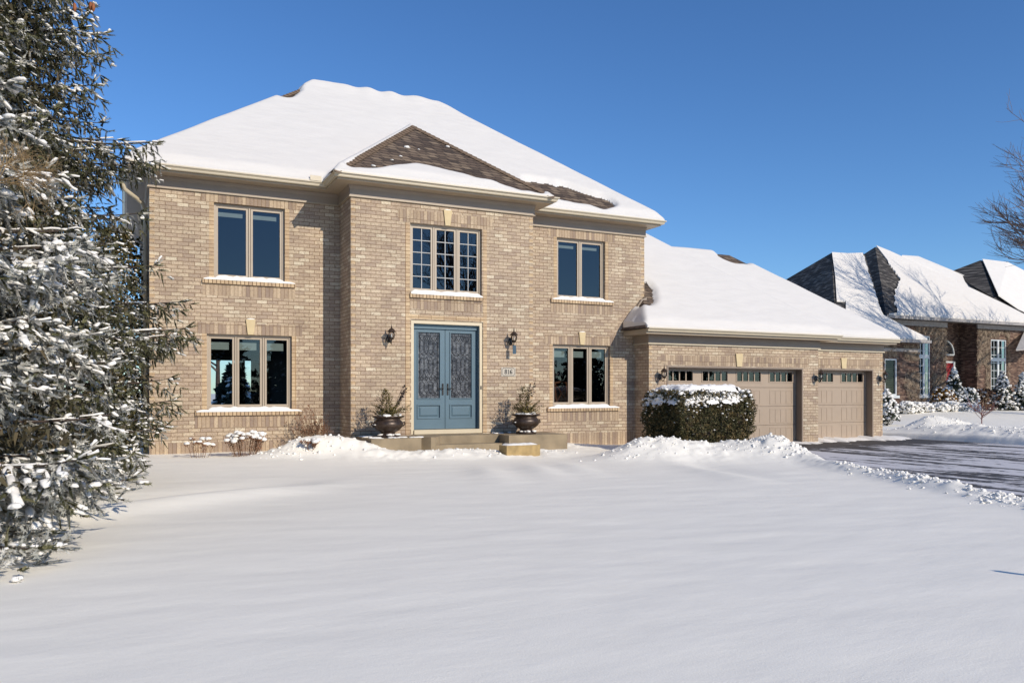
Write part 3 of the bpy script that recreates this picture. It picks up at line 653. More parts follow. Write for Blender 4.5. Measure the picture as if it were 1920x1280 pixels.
# roof surfaces
P = .82; EZ = 5.92
MX0, MX1, MY0, MY1 = -.02, 13.0, 17.50, 26.9
rt = (MY1-MY0)/2
rf = MB()
a0, a1, a2, a3 = (MX0, MY0, EZ), (MX1, MY0, EZ), (MX1, MY1, EZ), (MX0, MY1, EZ)
r0 = (MX0+rt, MY0+rt, EZ+P*rt); r1 = (MX1-rt, MY0+rt, EZ+P*rt)
rf.add([a0, a1, a2, a3, r0, r1], [(0, 1, 5, 4), (1, 2, 5), (2, 3, 4, 5), (3, 0, 4)])
BX0, BX1, BY0 = 3.88, 9.08, 16.50; bt = (BX1-BX0)/2; BZ = 5.90; PB = .80
by = MY0+(BZ+PB*bt-EZ)/P
ap = (BX0+bt, BY0+bt, BZ+PB*bt); bk = (BX0+bt, by, BZ+PB*bt)
vl = (BX0, MY0+.001, BZ); vr = (BX1, MY0+.001, BZ)
rf.add([(BX0, BY0, BZ), (BX1, BY0, BZ), ap, bk, vl, vr], [(0, 1, 2), (0, 2, 3, 4), (1, 5, 3, 2)])
roof = rf.build('roof', M['shingle'], H)
cp = MB()
def capline(mb, a, b, wd=.13):
    a = Vector(a); b = Vector(b); n = int((b-a).length/.14); d = (b-a)/n
    side = Vector((d.y, -d.x, 0)).normalized()*wd
    for i in range(n):
        p = a+d*i; q_ = a+d*(i+1.15); u0 = Vector((0, 0, .014)); u1 = Vector((0, 0, .030)); dn = Vector((0, 0, -wd*.55))
        mb.add([p+side+dn+u1, p+u1+Vector((0,0,.01)), p-side+dn+u1, q_+side+dn+u0, q_+u0+Vector((0,0,.01)), q_-side+dn+u0], [(0, 1, 4, 3), (1, 2, 5, 4)])
capline(cp, (BX0, BY0, BZ), ap); capline(cp, (BX1, BY0, BZ), ap); capline(cp, a0, r0, .1)
cp.build('ridge_cap', M['cap'], roof)
# garage roofs
PG = .80; GZ0 = 3.0
def HA(x, y): return np.minimum(np.minimum(GZ0+PG*(y-16.84), GZ0+PG*(18.78-x)), np.minimum(GZ0+1.25*(x-11.87), GZ0+PG*(25.14-y)))
def HB(x, y): return np.minimum(np.minimum(GZ0-.01+PG*(y-17.35), GZ0-.01+PG*(21.92-x)), GZ0+PG*(24.75-y))
g2 = MB()
t = (18.78-11.87*1.0)
# A: front plane, right plane, left face
def fp(x, y): return (x, y, float(HA(np.array(x), np.array(y))))
k = (25.14-16.84)/2; AP = (18.78-k, 16.84+k, GZ0+PG*k)
tl = .80; lx = 12.67; ly = 16.84+1.25*(lx-11.87)/PG
g2.add([(11.87, 16.84, GZ0), (18.78, 16.84, GZ0), AP, (lx, 16.84+k, GZ0+PG*k), (lx, ly, GZ0+1.25*(lx-11.87)), (11.87, 17.98, GZ0), (lx, 17.98, GZ0+1.0), (18.78, 25.14, GZ0)],
       [(0, 1, 2, 3, 4), (0, 4, 6, 5), (1, 7, 2)])
kb = (24.75-17.35)/2
g2.add([(18.2, 17.35, GZ0-.01), (21.92, 17.35, GZ0-.01), (21.92-kb, 17.35+kb, GZ0-.01+PG*kb), (14.5, 17.35+kb, GZ0-.01+PG*kb), (21.92, 24.75, GZ0-.01), (14.5, 24.75, GZ0-.01), (14.5, 20.0, GZ0+PG*2.6)],
       [(0, 1, 2, 3, 6), (1, 4, 2), (2, 4, 5, 3)])
groof = g2.build('roof', M['shingle'], H)

def snow_cover(name, xr, yr, step, Hf, thick, holes, parent, valid=None, blur=2, ridge=None, edge=.22, ragged=5, seed=0, mat='roofsnow'):
    X, Y = np.meshgrid(np.arange(xr[0], xr[1]+1e-6, step), np.arange(yr[0], yr[1]+1e-6, step))
    Hh, ED = Hf(X, Y)
    H2 = Hh.copy()
    for _ in range(blur):
        H2[1:-1] = (H2[:-2]+2*H2[1:-1]+H2[2:])/4; H2[:, 1:-1] = (H2[:, :-2]+2*H2[:, 1:-1]+H2[:, 2:])/4
    H2 = np.maximum(H2, Hh-.02)
    t = thick*(.42+.58*sstep(0, edge, ED))*(1+.35*fbm(X*.7, Y*.7, 3, seed+3))
    if ridge is not None: t = t+ridge(X, Y)
    u, v = proj(X, Y, Hh+.02)
    un = u+ragged*3*fbm(X*5, Y*5, 3, 31+seed); vv = v+ragged*2.0*fbm(X*5+9, Y*5, 3, 41+seed)
    hole = np.zeros(X.shape, bool)
    for hp in holes: hole |= inpoly(un, vv, hp[0]) & hp[1](X, Y)
    hb_ = hole.astype(float)
    for _ in range(3):
        h2 = hb_.copy(); h2[1:-1] = (hb_[:-2]+hb_[1:-1]+hb_[2:])/3; h3 = h2.copy(); h3[:, 1:-1] = (h2[:, :-2]+h2[:, 1:-1]+h2[:, 2:])/3; hb_ = h3
    hole = hb_ > .5; soft = (~hole).astype(float)
    for _ in range(8):
        s2 = soft.copy(); s2[1:-1] = (soft[:-2]+soft[1:-1]+soft[2:])/3; s3 = s2.copy(); s3[:, 1:-1] = (s2[:, :-2]+s2[:, 1:-1]+s2[:, 2:])/3; soft = s3
    t = t*np.clip((soft-.60)*2.6, 0, 1)**1.25+.006
    top = H2+t
    keep = ~hole
    if valid is not None: keep &= valid(X, Y)
    ny_, nx_ = X.shape; id_ = np.arange(nx_*ny_).reshape(ny_, nx_)
    kf = keep[:-1, :-1] & keep[1:, :-1] & keep[:-1, 1:] & keep[1:, 1:]
    Fq = np.stack([id_[:-1, :-1], id_[:-1, 1:], id_[1:, 1:], id_[1:, :-1]], -1)[kf]
    E_ = np.concatenate([Fq[:, [0, 1]], Fq[:, [1, 2]], Fq[:, [2, 3]], Fq[:, [3, 0]]])
    key = np.minimum(E_[:, 0], E_[:, 1]).astype(np.int64)*nx_*ny_+np.maximum(E_[:, 0], E_[:, 1])
    uq, inv_, cnt = np.unique(key, return_inverse=True, return_counts=True)
    B = E_[cnt[inv_] == 1]
    V = np.stack([X.ravel(), Y.ravel(), top.ravel()], 1); V2 = np.stack([X.ravel(), Y.ravel(), Hh.ravel()-.015], 1)
    n0 = len(V); Fs = np.stack([B[:, 1]+2*n0, B[:, 0]+2*n0, B[:, 0]+n0, B[:, 1]+n0], 1)
    V = np.concatenate([V, V2, V]); Fall = np.concatenate([Fq, Fs])
    used = np.unique(Fall); rm_ = -np.ones(len(V), int); rm_[used] = np.arange(len(used))
    return np_mesh(name, V[used], rm_[Fall], M[mat], parent, smooth=True)
def Hmain(X, Y):
    a = np.minimum(np.minimum(X-MX0, MX1-X), np.minimum(Y-MY0, MY1-Y))
    return EZ+P*a, a
def Hbump(X, Y):
    b = np.minimum(np.minimum(X-BX0, BX1-X), Y-BY0); return BZ+PB*b, b
def Hcomb(X, Y):
    hm, a = Hmain(X, Y); hb, b = Hbump(X, Y)
    inb = (X > BX0) & (X < BX1) & (Y < by+.1)
    h = np.where(inb, np.maximum(hm, hb), hm); h = np.where(Y < MY0, hb, h)
    e = np.where(Y < MY0, b, np.where(inb & (hb > hm), b+.0, a)); e = np.where((Y >= MY0) & inb, np.maximum(a, b), e)
    return h, e
def ridge_wave(X, Y):
    d = np.exp(-((Y-(MY0+rt))/.35)**2)*(X > MX0+rt-.4)
    return d*(.045+.03*np.sin((X-4.2)*7.4+1.2*np.sin(X*1.9))*sstep(5.2, 6.0, X))
frontb = lambda X, Y: (Y-BY0 < X-BX0+.04) & (Y-BY0 < BX1-X+.04) & (Y < BY0+bt+.1)
holes_main = [
    ([(771, 228), (640, 318), (665, 313), (700, 315), (735, 313), (765, 309), (790, 311), (825, 319), (865, 327), (910, 339), (960, 351), (1010, 362), (1030, 362), (1000, 345), (880, 282)], frontb),
    ([(984, 341), (1010, 342), (1040, 347), (1075, 356), (1110, 366), (1140, 377), (1152, 386), (1130, 391), (1085, 384), (1040, 374), (1000, 366)], lambda X, Y: (Y > MY0) & (X > 8.6)),
    ([(522, 186), (528, 176), (545, 170), (562, 163), (556, 176), (545, 184)], lambda X, Y: (X < 4.9) & (Y > 20.6)),
]
def valid_main(X, Y):
    return ((Y >= MY0-.001) & (X > MX0+.01) & (X < MX1-.01)) | ((X > BX0+.01) & (X < BX1-.01) & (Y < MY0))
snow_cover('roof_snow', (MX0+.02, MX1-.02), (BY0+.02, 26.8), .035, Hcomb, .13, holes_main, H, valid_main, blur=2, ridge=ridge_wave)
# a few snow crumbs left on the bare shingles
cr = MB()
for u_, v_, s_ in ((762, 277, 1.6), (785, 281, .7), (752, 294, .9), (839, 276, 1.1), (735, 301, .8), (700, 312, 1.0)):
    d = Vector(W(u_, v_, 17.0))-Vector((0, 0, CZ)); kk = (BZ-PB*BY0-CZ)/(d.z-PB*d.y); p = Vector((0, 0, CZ))+d*kk
    cr.blob((p.x, p.y, p.z+.012), .05*s_, .03*s_, .02*s_, 7, 4, .3)
cr.build('snow_crumb', M['clump'], H, smooth=True)
def Hgar(X, Y):
    ha = HA(X, Y); hb = np.where(X > 14.4, HB(X, Y), -9); h = np.maximum(ha, hb)
    ea = np.minimum(np.minimum(Y-16.84, 18.78-X), X-11.87); eb = np.minimum(Y-17.35, 21.92-X)
    return h, np.maximum(ea, eb)
vg = lambda X, Y: (((X > 11.89) & (Y < 17.97) & (X <= 18.76)) | ((X > 12.68) & (X <= 18.76) & (Y > 16.86)) | ((X > 18) & (X < 21.9) & (Y > 17.37)))
holes_g = [([(1200, 528), (1214, 530), (1221, 545), (1223, 566), (1210, 574), (1200, 575)], lambda X, Y: X < 14),
           ([(1346, 482), (1352, 468), (1378, 470), (1410, 488), (1400, 496), (1366, 491)], lambda X, Y: (X > 17) & (Y > 19))]
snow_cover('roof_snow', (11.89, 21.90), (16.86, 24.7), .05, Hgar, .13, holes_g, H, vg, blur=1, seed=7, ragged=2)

# ---------------------------------------------------------------- front door
DY = YB+.10
cas = MB(); cas.box(5.735, 5.80, YB+.02, YB+.25, .44, 2.97); cas.box(7.39, 7.455, YB+.02, YB+.25, .44, 2.97); cas.box(5.80, 7.39, YB+.02, YB+.25, 2.90, 2.97)
cas.box(5.80, 7.39, YB-.02, YB+.25, .44, .535)
fdoor = cas.build('front_door', M['casing'], H, label='slate blue double front door with leaded glass in a cream frame')
MB().box(7.372, 7.388, YB+.07, YB+.22, .54, 2.89).box(5.802, 5.818, YB+.07, YB+.22, .54, 2.89).build('door_stop', M['doorblue'], fdoor)
bell = MB(); bell.box(7.41, 7.435, YB+.008, YB+.022, 1.44, 1.52); bell.build('doorbell', M['black'], fdoor)
MB().box(5.82, 7.37, DY+.02, DY+.15, 2.80, 2.897).build('transom_rail', M['doorblue'], fdoor)
for (a, b, hx) in ((5.822, 6.588, 6.535), (6.600, 7.368, 6.655)):
    d = MB(); z0, z1 = .545, 2.80; yd = YB+.16
    gx0, gx1, gz0, gz1 = a+.125, b-.125, 1.24, 2.72; px0, px1, pz0, pz1 = a+.125, b-.125, .80, 1.08
    for (p, q2, r_, s_) in ((a, b, gz1, z1), (a, gx0, gz0, gz1), (gx1, b, gz0, gz1), (a, b, pz1, gz0), (a, px0, pz0, pz1), (px1, b, pz0, pz1), (a, b, z0, pz0)): d.box(p, q2, yd, yd+.045, r_, s_)
    # glass moulding and raised panel
    for (X0, X1, Z0, Z1) in ((gx0, gx1, gz0, gz1), (px0, px1, pz0, pz1)):
        wd = .022
        d.box(X0-wd, X1+wd, yd-.018, yd-.001, Z1, Z1+wd); d.box(X0-wd, X1+wd, yd-.018, yd-.001, Z0-wd, Z0); d.box(X0-wd, X0, yd-.018, yd-.001, Z0, Z1); d.box(X1, X1+wd, yd-.018, yd-.001, Z0, Z1)
    d.box(px0, px1, yd+.02, yd+.03, pz0, pz1)
    d.add([(px0+.03, yd+.018, pz0+.03), (px1-.03, yd+.018, pz0+.03), (px1-.03, yd+.018, pz1-.03), (px0+.03, yd+.018, pz1-.03), (px0+.06, yd+.002, pz0+.06), (px1-.06, yd+.002, pz0+.06), (px1-.06, yd+.002, pz1-.06), (px0+.06, yd+.002, pz1-.06)], [(0,1,5,4),(1,2,6,5),(2,3,7,6),(3,0,4,7),(4,5,6,7)])
    d.build('door_leaf', M['doorblue'], fdoor)
    MB().box(gx0, gx1, yd+.022, yd+.03, gz0, gz1).build('leaded_pane', M['leaded'], fdoor)
    lc = MB(); yc = yd+.016; r_ = .003
    def ln(*p, r_=.003): lc.tube([(x, yc, z) for x, z in p], r_, 4)
    bx0, bx1, bz0, bz1 = gx0+.045, gx1-.045, gz0+.06, gz1-.07
    ln((bx0, bz0), (bx0, bz1)); ln((bx1, bz0), (bx1, bz1)); ln((gx0, bz0), (gx1, bz0)); ln((gx0, bz1), (gx1, bz1))
    for k in range(1, 5): xk = gx0+(gx1-gx0)*k/5; ln((xk, gz0), (xk, bz0)); ln((xk, bz1), (xk, gz1))
    nc = 4; cw = (bx1-bx0)/nc
    for k in range(nc):
        cx = bx0+cw*(k+.5)
        for (lo, hi) in ((bz0+.05, bz0+.33), (bz0+.43, bz0+.86), (bz0+.92, bz1-.10)):
            hw = cw*.40
            ln((cx, lo), (cx+hw, lo+.05), (cx+hw, hi-.05), (cx, hi), (cx-hw, hi-.05), (cx-hw, lo+.05), (cx, lo))
        ln(*[(cx+cw*.34*math.cos(q3*math.pi/5), bz0+.38+cw*.34*math.sin(q3*math.pi/5)) for q3 in range(11)], r_=.006)
        ln((cx-cw/2, bz0+.89), (cx, bz0+.94), (cx+cw/2, bz0+.89)); ln((cx-cw/2, bz1-.02), (cx, bz1-.12), (cx+cw/2, bz1-.02))
        ln((cx-cw/2, bz1-.12), (cx, bz1-.02), (cx+cw/2, bz1-.12))
        ln((cx-cw/2, bz0), (cx, bz0+.05), (cx+cw/2, bz0))
    lc.build('leading', M['black'], fdoor)
    h = MB(); h.box(hx-.018, hx+.018, yd-.016, yd-.002, 1.31, 1.57); sg = -1 if hx < 6.6 else 1
    h.tube([(hx, yd-.01, 1.455), (hx, yd-.055, 1.455), (hx+sg*.05, yd-.06, 1.46), (hx+sg*.13, yd-.055, 1.445)], .011, 6); h.tube([(hx, yd-.01, 1.54), (hx, yd-.03, 1.54)], .014, 8)
    h.build('door_handle', M['black'], fdoor)

# ---------------------------------------------------------------- garage doors
def garage_door(x0, x1, zt, y, groups, label):
    yd = y+.24; z0 = -.095; z1 = zt
    jm = MB(); jw = .03
    jm.box(x0-.005, x0+jw, y+.01, yd+.02, z0, z1); jm.box(x1-jw, x1+.005, y+.01, yd+.02, z0, z1); jm.box(x0+jw, x1-jw, y+.01, yd+.02, z1-jw, z1+.005)
    jm.box(x0-.0, x0+.045, y-.015, y+.009, z0, z1+.0); jm.box(x1-.045, x1, y-.015, y+.009, z0, z1); jm.box(x0+.045, x1-.045, y-.015, y+.009, z1-.045, z1)
    g = jm.build('garage_door', M['jamb'], H, label=label)
    nrow = 4; zz1 = z1-.03; rh = (zz1-z0)/nrow; gw_ = (x1-x0)/groups
    body = MB(); seams = []
    for r_ in range(nrow):
        za = z0+r_*rh+.004; zb = z0+(r_+1)*rh-.004
        if r_ < nrow-1:
            body.box(x0+.003, x1-.003, yd, yd+.04, za, zb)
            for k in range(groups):
                a = x0+k*gw_+.19*gw_/1.2; b = x0+(k+1)*gw_-.19*gw_/1.2; pa, pb = za+.07, zb-.09
                n = 4; pw = (b-a)/n
                for j in range(n+1): body.box(a+j*pw-.014, a+j*pw+.014, yd-.007, yd-.0005, pa, pb)
                body.box(a-.014, b+.014, yd-.0075, yd-.0005, pb, pb+.022); body.box(a-.014, b+.014, yd-.0075, yd-.0005, pa-.022, pa)
        else:
            wz0, wz1 = za+.17, zb-.10
            body.box(x0+.003, x1-.003, yd, yd+.04, za, wz0); body.box(x0+.003, x1-.003, yd, yd+.04, wz1, zb)
            prev = x0+.003
            for k in range(groups):
                a = x0+k*gw_+.17*gw_/1.2; b = x0+(k+1)*gw_-.17*gw_/1.2
                body.box(prev, a, yd, yd+.04, wz0, wz1); prev = b
                for j in range(1, 4): xx = a+(b-a)*j/4; body.box(xx-.016, xx+.016, yd+.002, yd+.03, wz0, wz1)
                body.box(a-.03, b+.03, yd-.014, yd-.001, wz1, wz1+.03); body.box(a-.03, b+.03, yd-.014, yd-.001, wz0-.03, wz0)
                body.box(a-.03, a, yd-.014, yd-.001, wz0, wz1); body.box(b, b+.03, yd-.014, yd-.001, wz0, wz1)
                for j in range(4):
                    c = a+(b-a)*j/4; d_ = a+(b-a)*(j+1)/4
                    MB().add([(c, yd+.022, wz0), (d_, yd+.022, wz0), (d_, yd+.022, wz1), (c, yd+.022, wz1)], [(0, 1, 2, 3)]).build('pane', M['glass'], g)
            body.box(prev, x1-.003, yd, yd+.04, wz0, wz1)
    body.build('door_panel', M['garage'], g)
garage_door(G1[0], G1[1], 2.08, YG, 4, 'wide tan garage door behind the clipped hedge')
garage_door(G2[0], G2[1], 2.10, YG2, 2, 'narrow tan garage door at the right end of the house')

# ---------------------------------------------------------------- wall lanterns
def lantern(x, y, z, label, card=False, tall=False):
    t_ = thing('wall_lantern', label, 'wall lamp', (x, y, z), 'black wall lanterns on the brick front')
    yo = y-.20; b = MB()
    b.lathe([(.001, 0), (.05, .005), (.06, .02), (.05, .03), (.001, .032)], (0, 0, 0), 14)
    b.v = [(x+p[0], y-.001-p[2], z-.06+p[1]*1.5) for p in b.v]
    b.tube([(x, y-.03, z-.06), (x, y-.08, z-.13), (x, y-.15, z-.17), (x, yo, z-.13), (x, yo, z-.09)], .010, 6)
    b.tube([(x, y-.03, z-.02), (x, y-.07, z+.0), (x, y-.09, z-.06), (x, y-.12, z-.12)], .006, 5)
    b.tube([(x, yo, z-.09), (x, yo, z-.19)], [.012, .003], 6)
    b.build('bracket', M['black'], t_)
    c = MB(); c.lathe([(.02, -.10), (.05, -.085), (.055, -.07), (.03, -.06)], (x, yo, z), 12)
    c.lathe([(.085, .075), (.092, .085), (.08, .10), (.05, .135), (.022, .155), (.012, .17), (.018, .185), (.010, .20), (.002, .26)], (x, yo, z), 14)
    for k in range(6):
        q_ = k*math.pi/3; c.tube([(x+r_*math.cos(q_), yo+r_*math.sin(q_), z+zz) for r_, zz in ((.035, -.075), (.068, -.035), (.078, .01), (.074, .05), (.082, .08))], .0045, 4)
    c.build('cage', M['bronze'], t_)
    g = MB(); g.lathe([(.028, -.068), (.058, -.035), (.066, .005), (.06, .05), (.05, .075)], (x, yo, z), 14); g.build('globe', M['lampglass'], t_, smooth=True)
    MB().lathe([(.012, -.06), (.018, -.03), (.012, .02), (.002, .045)], (x, yo, z), 8).build('bulb', M['white'], t_, smooth=True)
    if card: MB().box(x-.03, x+.055, yo-.004, yo+.004, z-.36, z-.16).build('hanging_card', M['cardboard'], t_)
    if tall: MB().tube([(x, yo, z+.2), (x, yo, z+.36)], [.006, .002], 5).build('finial', M['black'], t_)
lantern(5.22, YB, 2.60, 'black wall lantern left of the blue door')
lantern(8.16, YB, 2.62, 'black wall lantern right of the blue door with a blue card hanging from it', True)
lantern(12.67, YG, 1.84, 'black wall lantern at the left end of the garage above the hedge', tall=True)
lantern(18.23, YG, 1.84, 'black wall lantern on the brick pier between the garage doors')
lantern(21.52, YG2, 1.86, 'black wall lantern at the right corner of the garage')

# ---------------------------------------------------------------- house number plate
sg = thing('house_number_plate', 'beige house number plate reading 816 on the brick', 'sign', (8.11, YB, 1.85))
MB().box(7.925, 8.295, YB-.012, YB-.001, 1.745, 1.955).build('plate', M['signface'], sg)
nb = MB(); cx, cz, hw, hh, ct = 8.11, 1.85, .165, .088, .028
pts = [(-hw+ct, hh), (hw-ct, hh), (hw-ct*.9, hh-ct*.9), (hw, hh-ct), (hw, -hh+ct), (hw-ct*.9, -hh+ct*.9), (hw-ct, -hh), (-hw+ct, -hh), (-hw+ct*.9, -hh+ct*.9), (-hw, -hh+ct), (-hw, hh-ct), (-hw+ct*.9, hh-ct*.9), (-hw+ct, hh)]
nb.tube([(cx+a, YB-.014, cz+b) for a, b in pts], .0045, 4)
nb.build('border', M['signink'], sg)
dg = MB()
def ring(cx, cz, rx, rz, th, tv, a0=0, a1=360, n=28):
    th *= .95; tv *= 1.7
    vs = []; fs = []
    for i in range(n+1):
        a = R(a0+(a1-a0)*i/n); c, s_ = math.cos(a), math.sin(a)
        vs += [(cx+(rx+th*abs(c)**1.5*.5+tv*.5)*c, YB-.016, cz+(rz+tv*.5)*s_), (cx+(rx-th*abs(c)**1.5*.5-tv*.5)*c, YB-.016, cz+(rz-tv*.5)*s_)]
    for i in range(n): fs.append((2*i, 2*i+1, 2*i+3, 2*i+2))
    dg.add(vs, fs)
ring(8.04, 1.878, .0185, .024, .014, .006); ring(8.04, 1.828, .0215, .027, .015, .006)
dg.add([(8.102, YB-.016, 1.80), (8.118, YB-.016, 1.80), (8.118, YB-.016, 1.906), (8.102, YB-.016, 1.892)], [(0, 1, 2, 3)])
dg.add([(8.088, YB-.016, 1.80), (8.132, YB-.016, 1.80), (8.132, YB-.016, 1.807), (8.088, YB-.016, 1.807)], [(0, 1, 2, 3)])
dg.add([(8.084, YB-.016, 1.884), (8.102, YB-.016, 1.886), (8.118, YB-.016, 1.906), (8.100, YB-.016, 1.898)], [(0, 1, 2, 3)])
ring(8.178, 1.830, .0215, .027, .015, .006); ring(8.196, 1.850, .038, .053, .015, .006, 92, 200, 20); dg.lathe([(.0085, 0), (.0085, .001)], (8.20, YB-.0165, 1.893), 10)
dg.v[-20:] = [(a, YB-.0165, 1.893+(b-(YB-.0165))) for a, b, c in dg.v[-20:]]
dg.build('digits', M['signink'], sg)

# ---------------------------------------------------------------- porch
pz = .43
porch = thing('front_steps', 'low weathered concrete porch and steps before the blue door', 'porch', (6.8, 16.4, 0))
MB().box(4.49, 5.55, 15.80, 16.995, -.3, pz).build('porch_block', M['concrete'], porch); MB().box(5.553, 7.60, 16.42, 16.995, -.3, pz-.004).build('landing', M['concrete'], porch)
MB().box(7.603, 9.07, 15.90, 16.995, -.3, pz-.002).build('porch_block', M['concrete'], porch)
po = MB()
po.add([(5.553, 16.418, -.3), (5.85, 16.05, -.3), (5.95, 16.05, -.3), (6.2, 16.418, -.3), (5.553, 16.418, pz-.006), (5.85, 16.05, pz-.006), (5.95, 16.05, pz-.006), (6.2, 16.418, pz-.006)], [(0, 1, 5, 4), (1, 2, 6, 5), (2, 3, 7, 6), (4, 5, 6, 7)])
po.build('side_step', M['concrete'], porch)
st = MB(); st.box(5.95, 7.60, 16.10, 16.417, -.3, .25); o = st.build('step', M['concrete'], porch)
wb = thing('wooden_step_block', 'yellow timber step block half sunk in snow before the porch', 'step', (7.3, 14.9, .1))
c4 = [Wz(926, 834, .26), Wz(1004, 832.5, .26), Wz(1008.5, 832, .22), Wz(937, 835, .22)]
bx = MB()
ox, oy, an = 7.42, 15.0, R(4)
def bpt(a, b, z): return (ox+a*math.cos(an)-b*math.sin(an), oy+a*math.sin(an)+b*math.cos(an), z)
cs = [bpt(-.40, -.16, 0), bpt(.40, -.16, 0), bpt(.40, .16, 0), bpt(-.40, .16, 0)]
bx.add([(x, y, -.1) for x, y, _ in cs]+[(x, y, .28) for x, y, _ in cs], [(4, 5, 6, 7), (0, 1, 5, 4), (1, 2, 6, 5), (2, 3, 7, 6), (3, 0, 4, 7)])
bx.build('block', M['timber'], wb)
sn = MB(); nn = 20; vs = []; fs = []
for i in range(nn+1):
    for j in range(7):
        a = -.375+.75*i/nn; b = -.13+.27*j/6; e = min(1, min(i, nn-i)/1.5, min(j, 6-j)/1.0)
        vs.append(bpt(a, b, .281+.03*e*(.7+.6*float(vn(i*.5, j*.5, 2)))))
for i in range(nn):
    for j in range(6): a = i*7+j; fs.append((a, a+7, a+8, a+1))
sn.add(vs, fs); sn.build('snow_cap', M['clump'], wb, smooth=True)
# patches of snow on the porch slab
pn = MB()
for (x0, x1, y0, y1) in ((4.55, 5.5, 15.86, 16.1), (4.52, 4.75, 16.0, 16.9), (5.0, 5.6, 15.95, 16.15), (7.65, 8.9, 16.75, 16.98)):
    for _ in range(9): pn.blob((random.uniform(x0, x1), random.uniform(y0, y1), pz+.004), random.uniform(.04, .12), random.uniform(.025, .06), random.uniform(.008, .022), 8, 4, .25)
pn.build('snow_patch', M['clump'], porch, smooth=True)

# ---------------------------------------------------------------- foliage tools (numpy)
def unit(v): return v/np.maximum(np.linalg.norm(v, axis=-1, keepdims=True), 1e-9)
def leaves(P_, size, n_up=.3, aspect=2.2, rs=None):
    """random elongated triangles at points"""
    rs = rs or rng; n = len(P_)
    d = unit(rs.normal(size=(n, 3))+np.array([0, 0, n_up])); s = unit(np.cross(d, rs.normal(size=(n, 3))))
    sz = size*rs.uniform(.6, 1.4, (n, 1))
    V = np.stack([P_-s*sz/aspect, P_+s*sz/aspect, P_+d*sz], 1).reshape(-1, 3)
    return V, np.arange(n*3).reshape(-1, 3)
def sprigs(Po, D, L_, r_, nn=16, rs=None):
    """fuzzy shoots: needles around an axis"""
    rs = rs or rng; n = len(Po)
    a = unit(np.cross(D, rs.normal(size=(n, 3)))); b = np.cross(D, a)
    tt = rs.uniform(0, 1, (n, nn)); th = rs.uniform(0, 2*np.pi, (n, nn))
    rad = a[:, None]*np.cos(th)[..., None]+b[:, None]*np.sin(th)[..., None]
    base = Po[:, None]+D[:, None]*(tt*.93*L_[:, None])[..., None]
    tipd = unit(rad*.85+D[:, None]*.65)
    nl = (r_[:, None]*rs.uniform(.7, 1.15, (n, nn)))[..., None]
    side = unit(np.cross(tipd, D[:, None]))*(r_[:, None]*.15)[..., None]
    V = np.stack([base-side, base+side, base+tipd*nl*1.15], 2).reshape(-1, 3)
    # core: 4-sided spindle
    c0 = Po; c1 = Po+D*(L_*1.0)[:, None]; m = Po+D*(L_*.45)[:, None]; rr = (r_*.40)[:, None]
    ring4 = [m+a*rr, m+b*rr, m-a*rr, m-b*rr]
    Vc = np.stack([c0, c1]+ring4, 1).reshape(-1, 3)
    k = np.arange(n)*6
    Fc = np.concatenate([np.stack([k+i, k+2+j, k+2+(j+1) % 4], 1) for i in (0, 1) for j in range(4)])
    nV = len(V)
    return np.concatenate([V, Vc]), np.concatenate([np.arange(nV).reshape(-1, 3), Fc+nV])
def caps(Po, D, L_, r_, rs=None, up=.35, flat=.5):
    """elongated snow pads lying on shoots"""
    rs = rs or rng; n = len(Po); z = np.array([0, 0, 1.0])
    s = unit(np.cross(D, z)+rs.normal(size=(n, 3))*.05); uz = unit(np.cross(s, D))
    prof = [(-.05, 0), (.08, .8), (.5, 1.0), (.93, .85), (1.03, 0)]; lat0 = rs.normal(size=n)
    rings = []
    for (t, k) in prof:
        c = Po+D*(L_*(t+rs.normal(size=n)*.04))[:, None]+uz*(r_*(up+rs.normal(size=n)*.10))[:, None]+s*(r_*rs.normal(size=n)*.25)[:, None]
        if k == 0: rings.append([c]); continue
        kk = (r_*k*rs.uniform(.55, 1.35, n))[:, None]
        rings.append([c+s*kk, c+s*kk*.6+uz*kk*flat*1.3, c-s*kk*.6+uz*kk*flat*1.3, c-s*kk, c-uz*kk*.25])
    V = np.stack([p for rg in rings for p in rg], 1); nv = V.shape[1]; V = V.reshape(-1, 3); k = np.arange(n)*nv; F_ = []
    for j in range(5): F_.append(np.stack([k, k+1+(j+1) % 5, k+1+j], 1)); F_.append(np.stack([k+nv-1, k+11+j, k+11+(j+1) % 5], 1))
    for rI in (1, 6):
        for j in range(5):
            a, b, c, d = rI+j, rI+(j+1) % 5, rI+5+(j+1) % 5, rI+5+j
            F_ += [np.stack([k+a, k+b, k+c], 1), np.stack([k+a, k+c, k+d], 1)]
    return V, np.concatenate(F_)
def join(parts):
    V = []; F_ = []; o = 0
    for v, f in parts: V.append(v); F_.append(f+o); o += len(v)
    return np.concatenate(V), np.concatenate(F_)

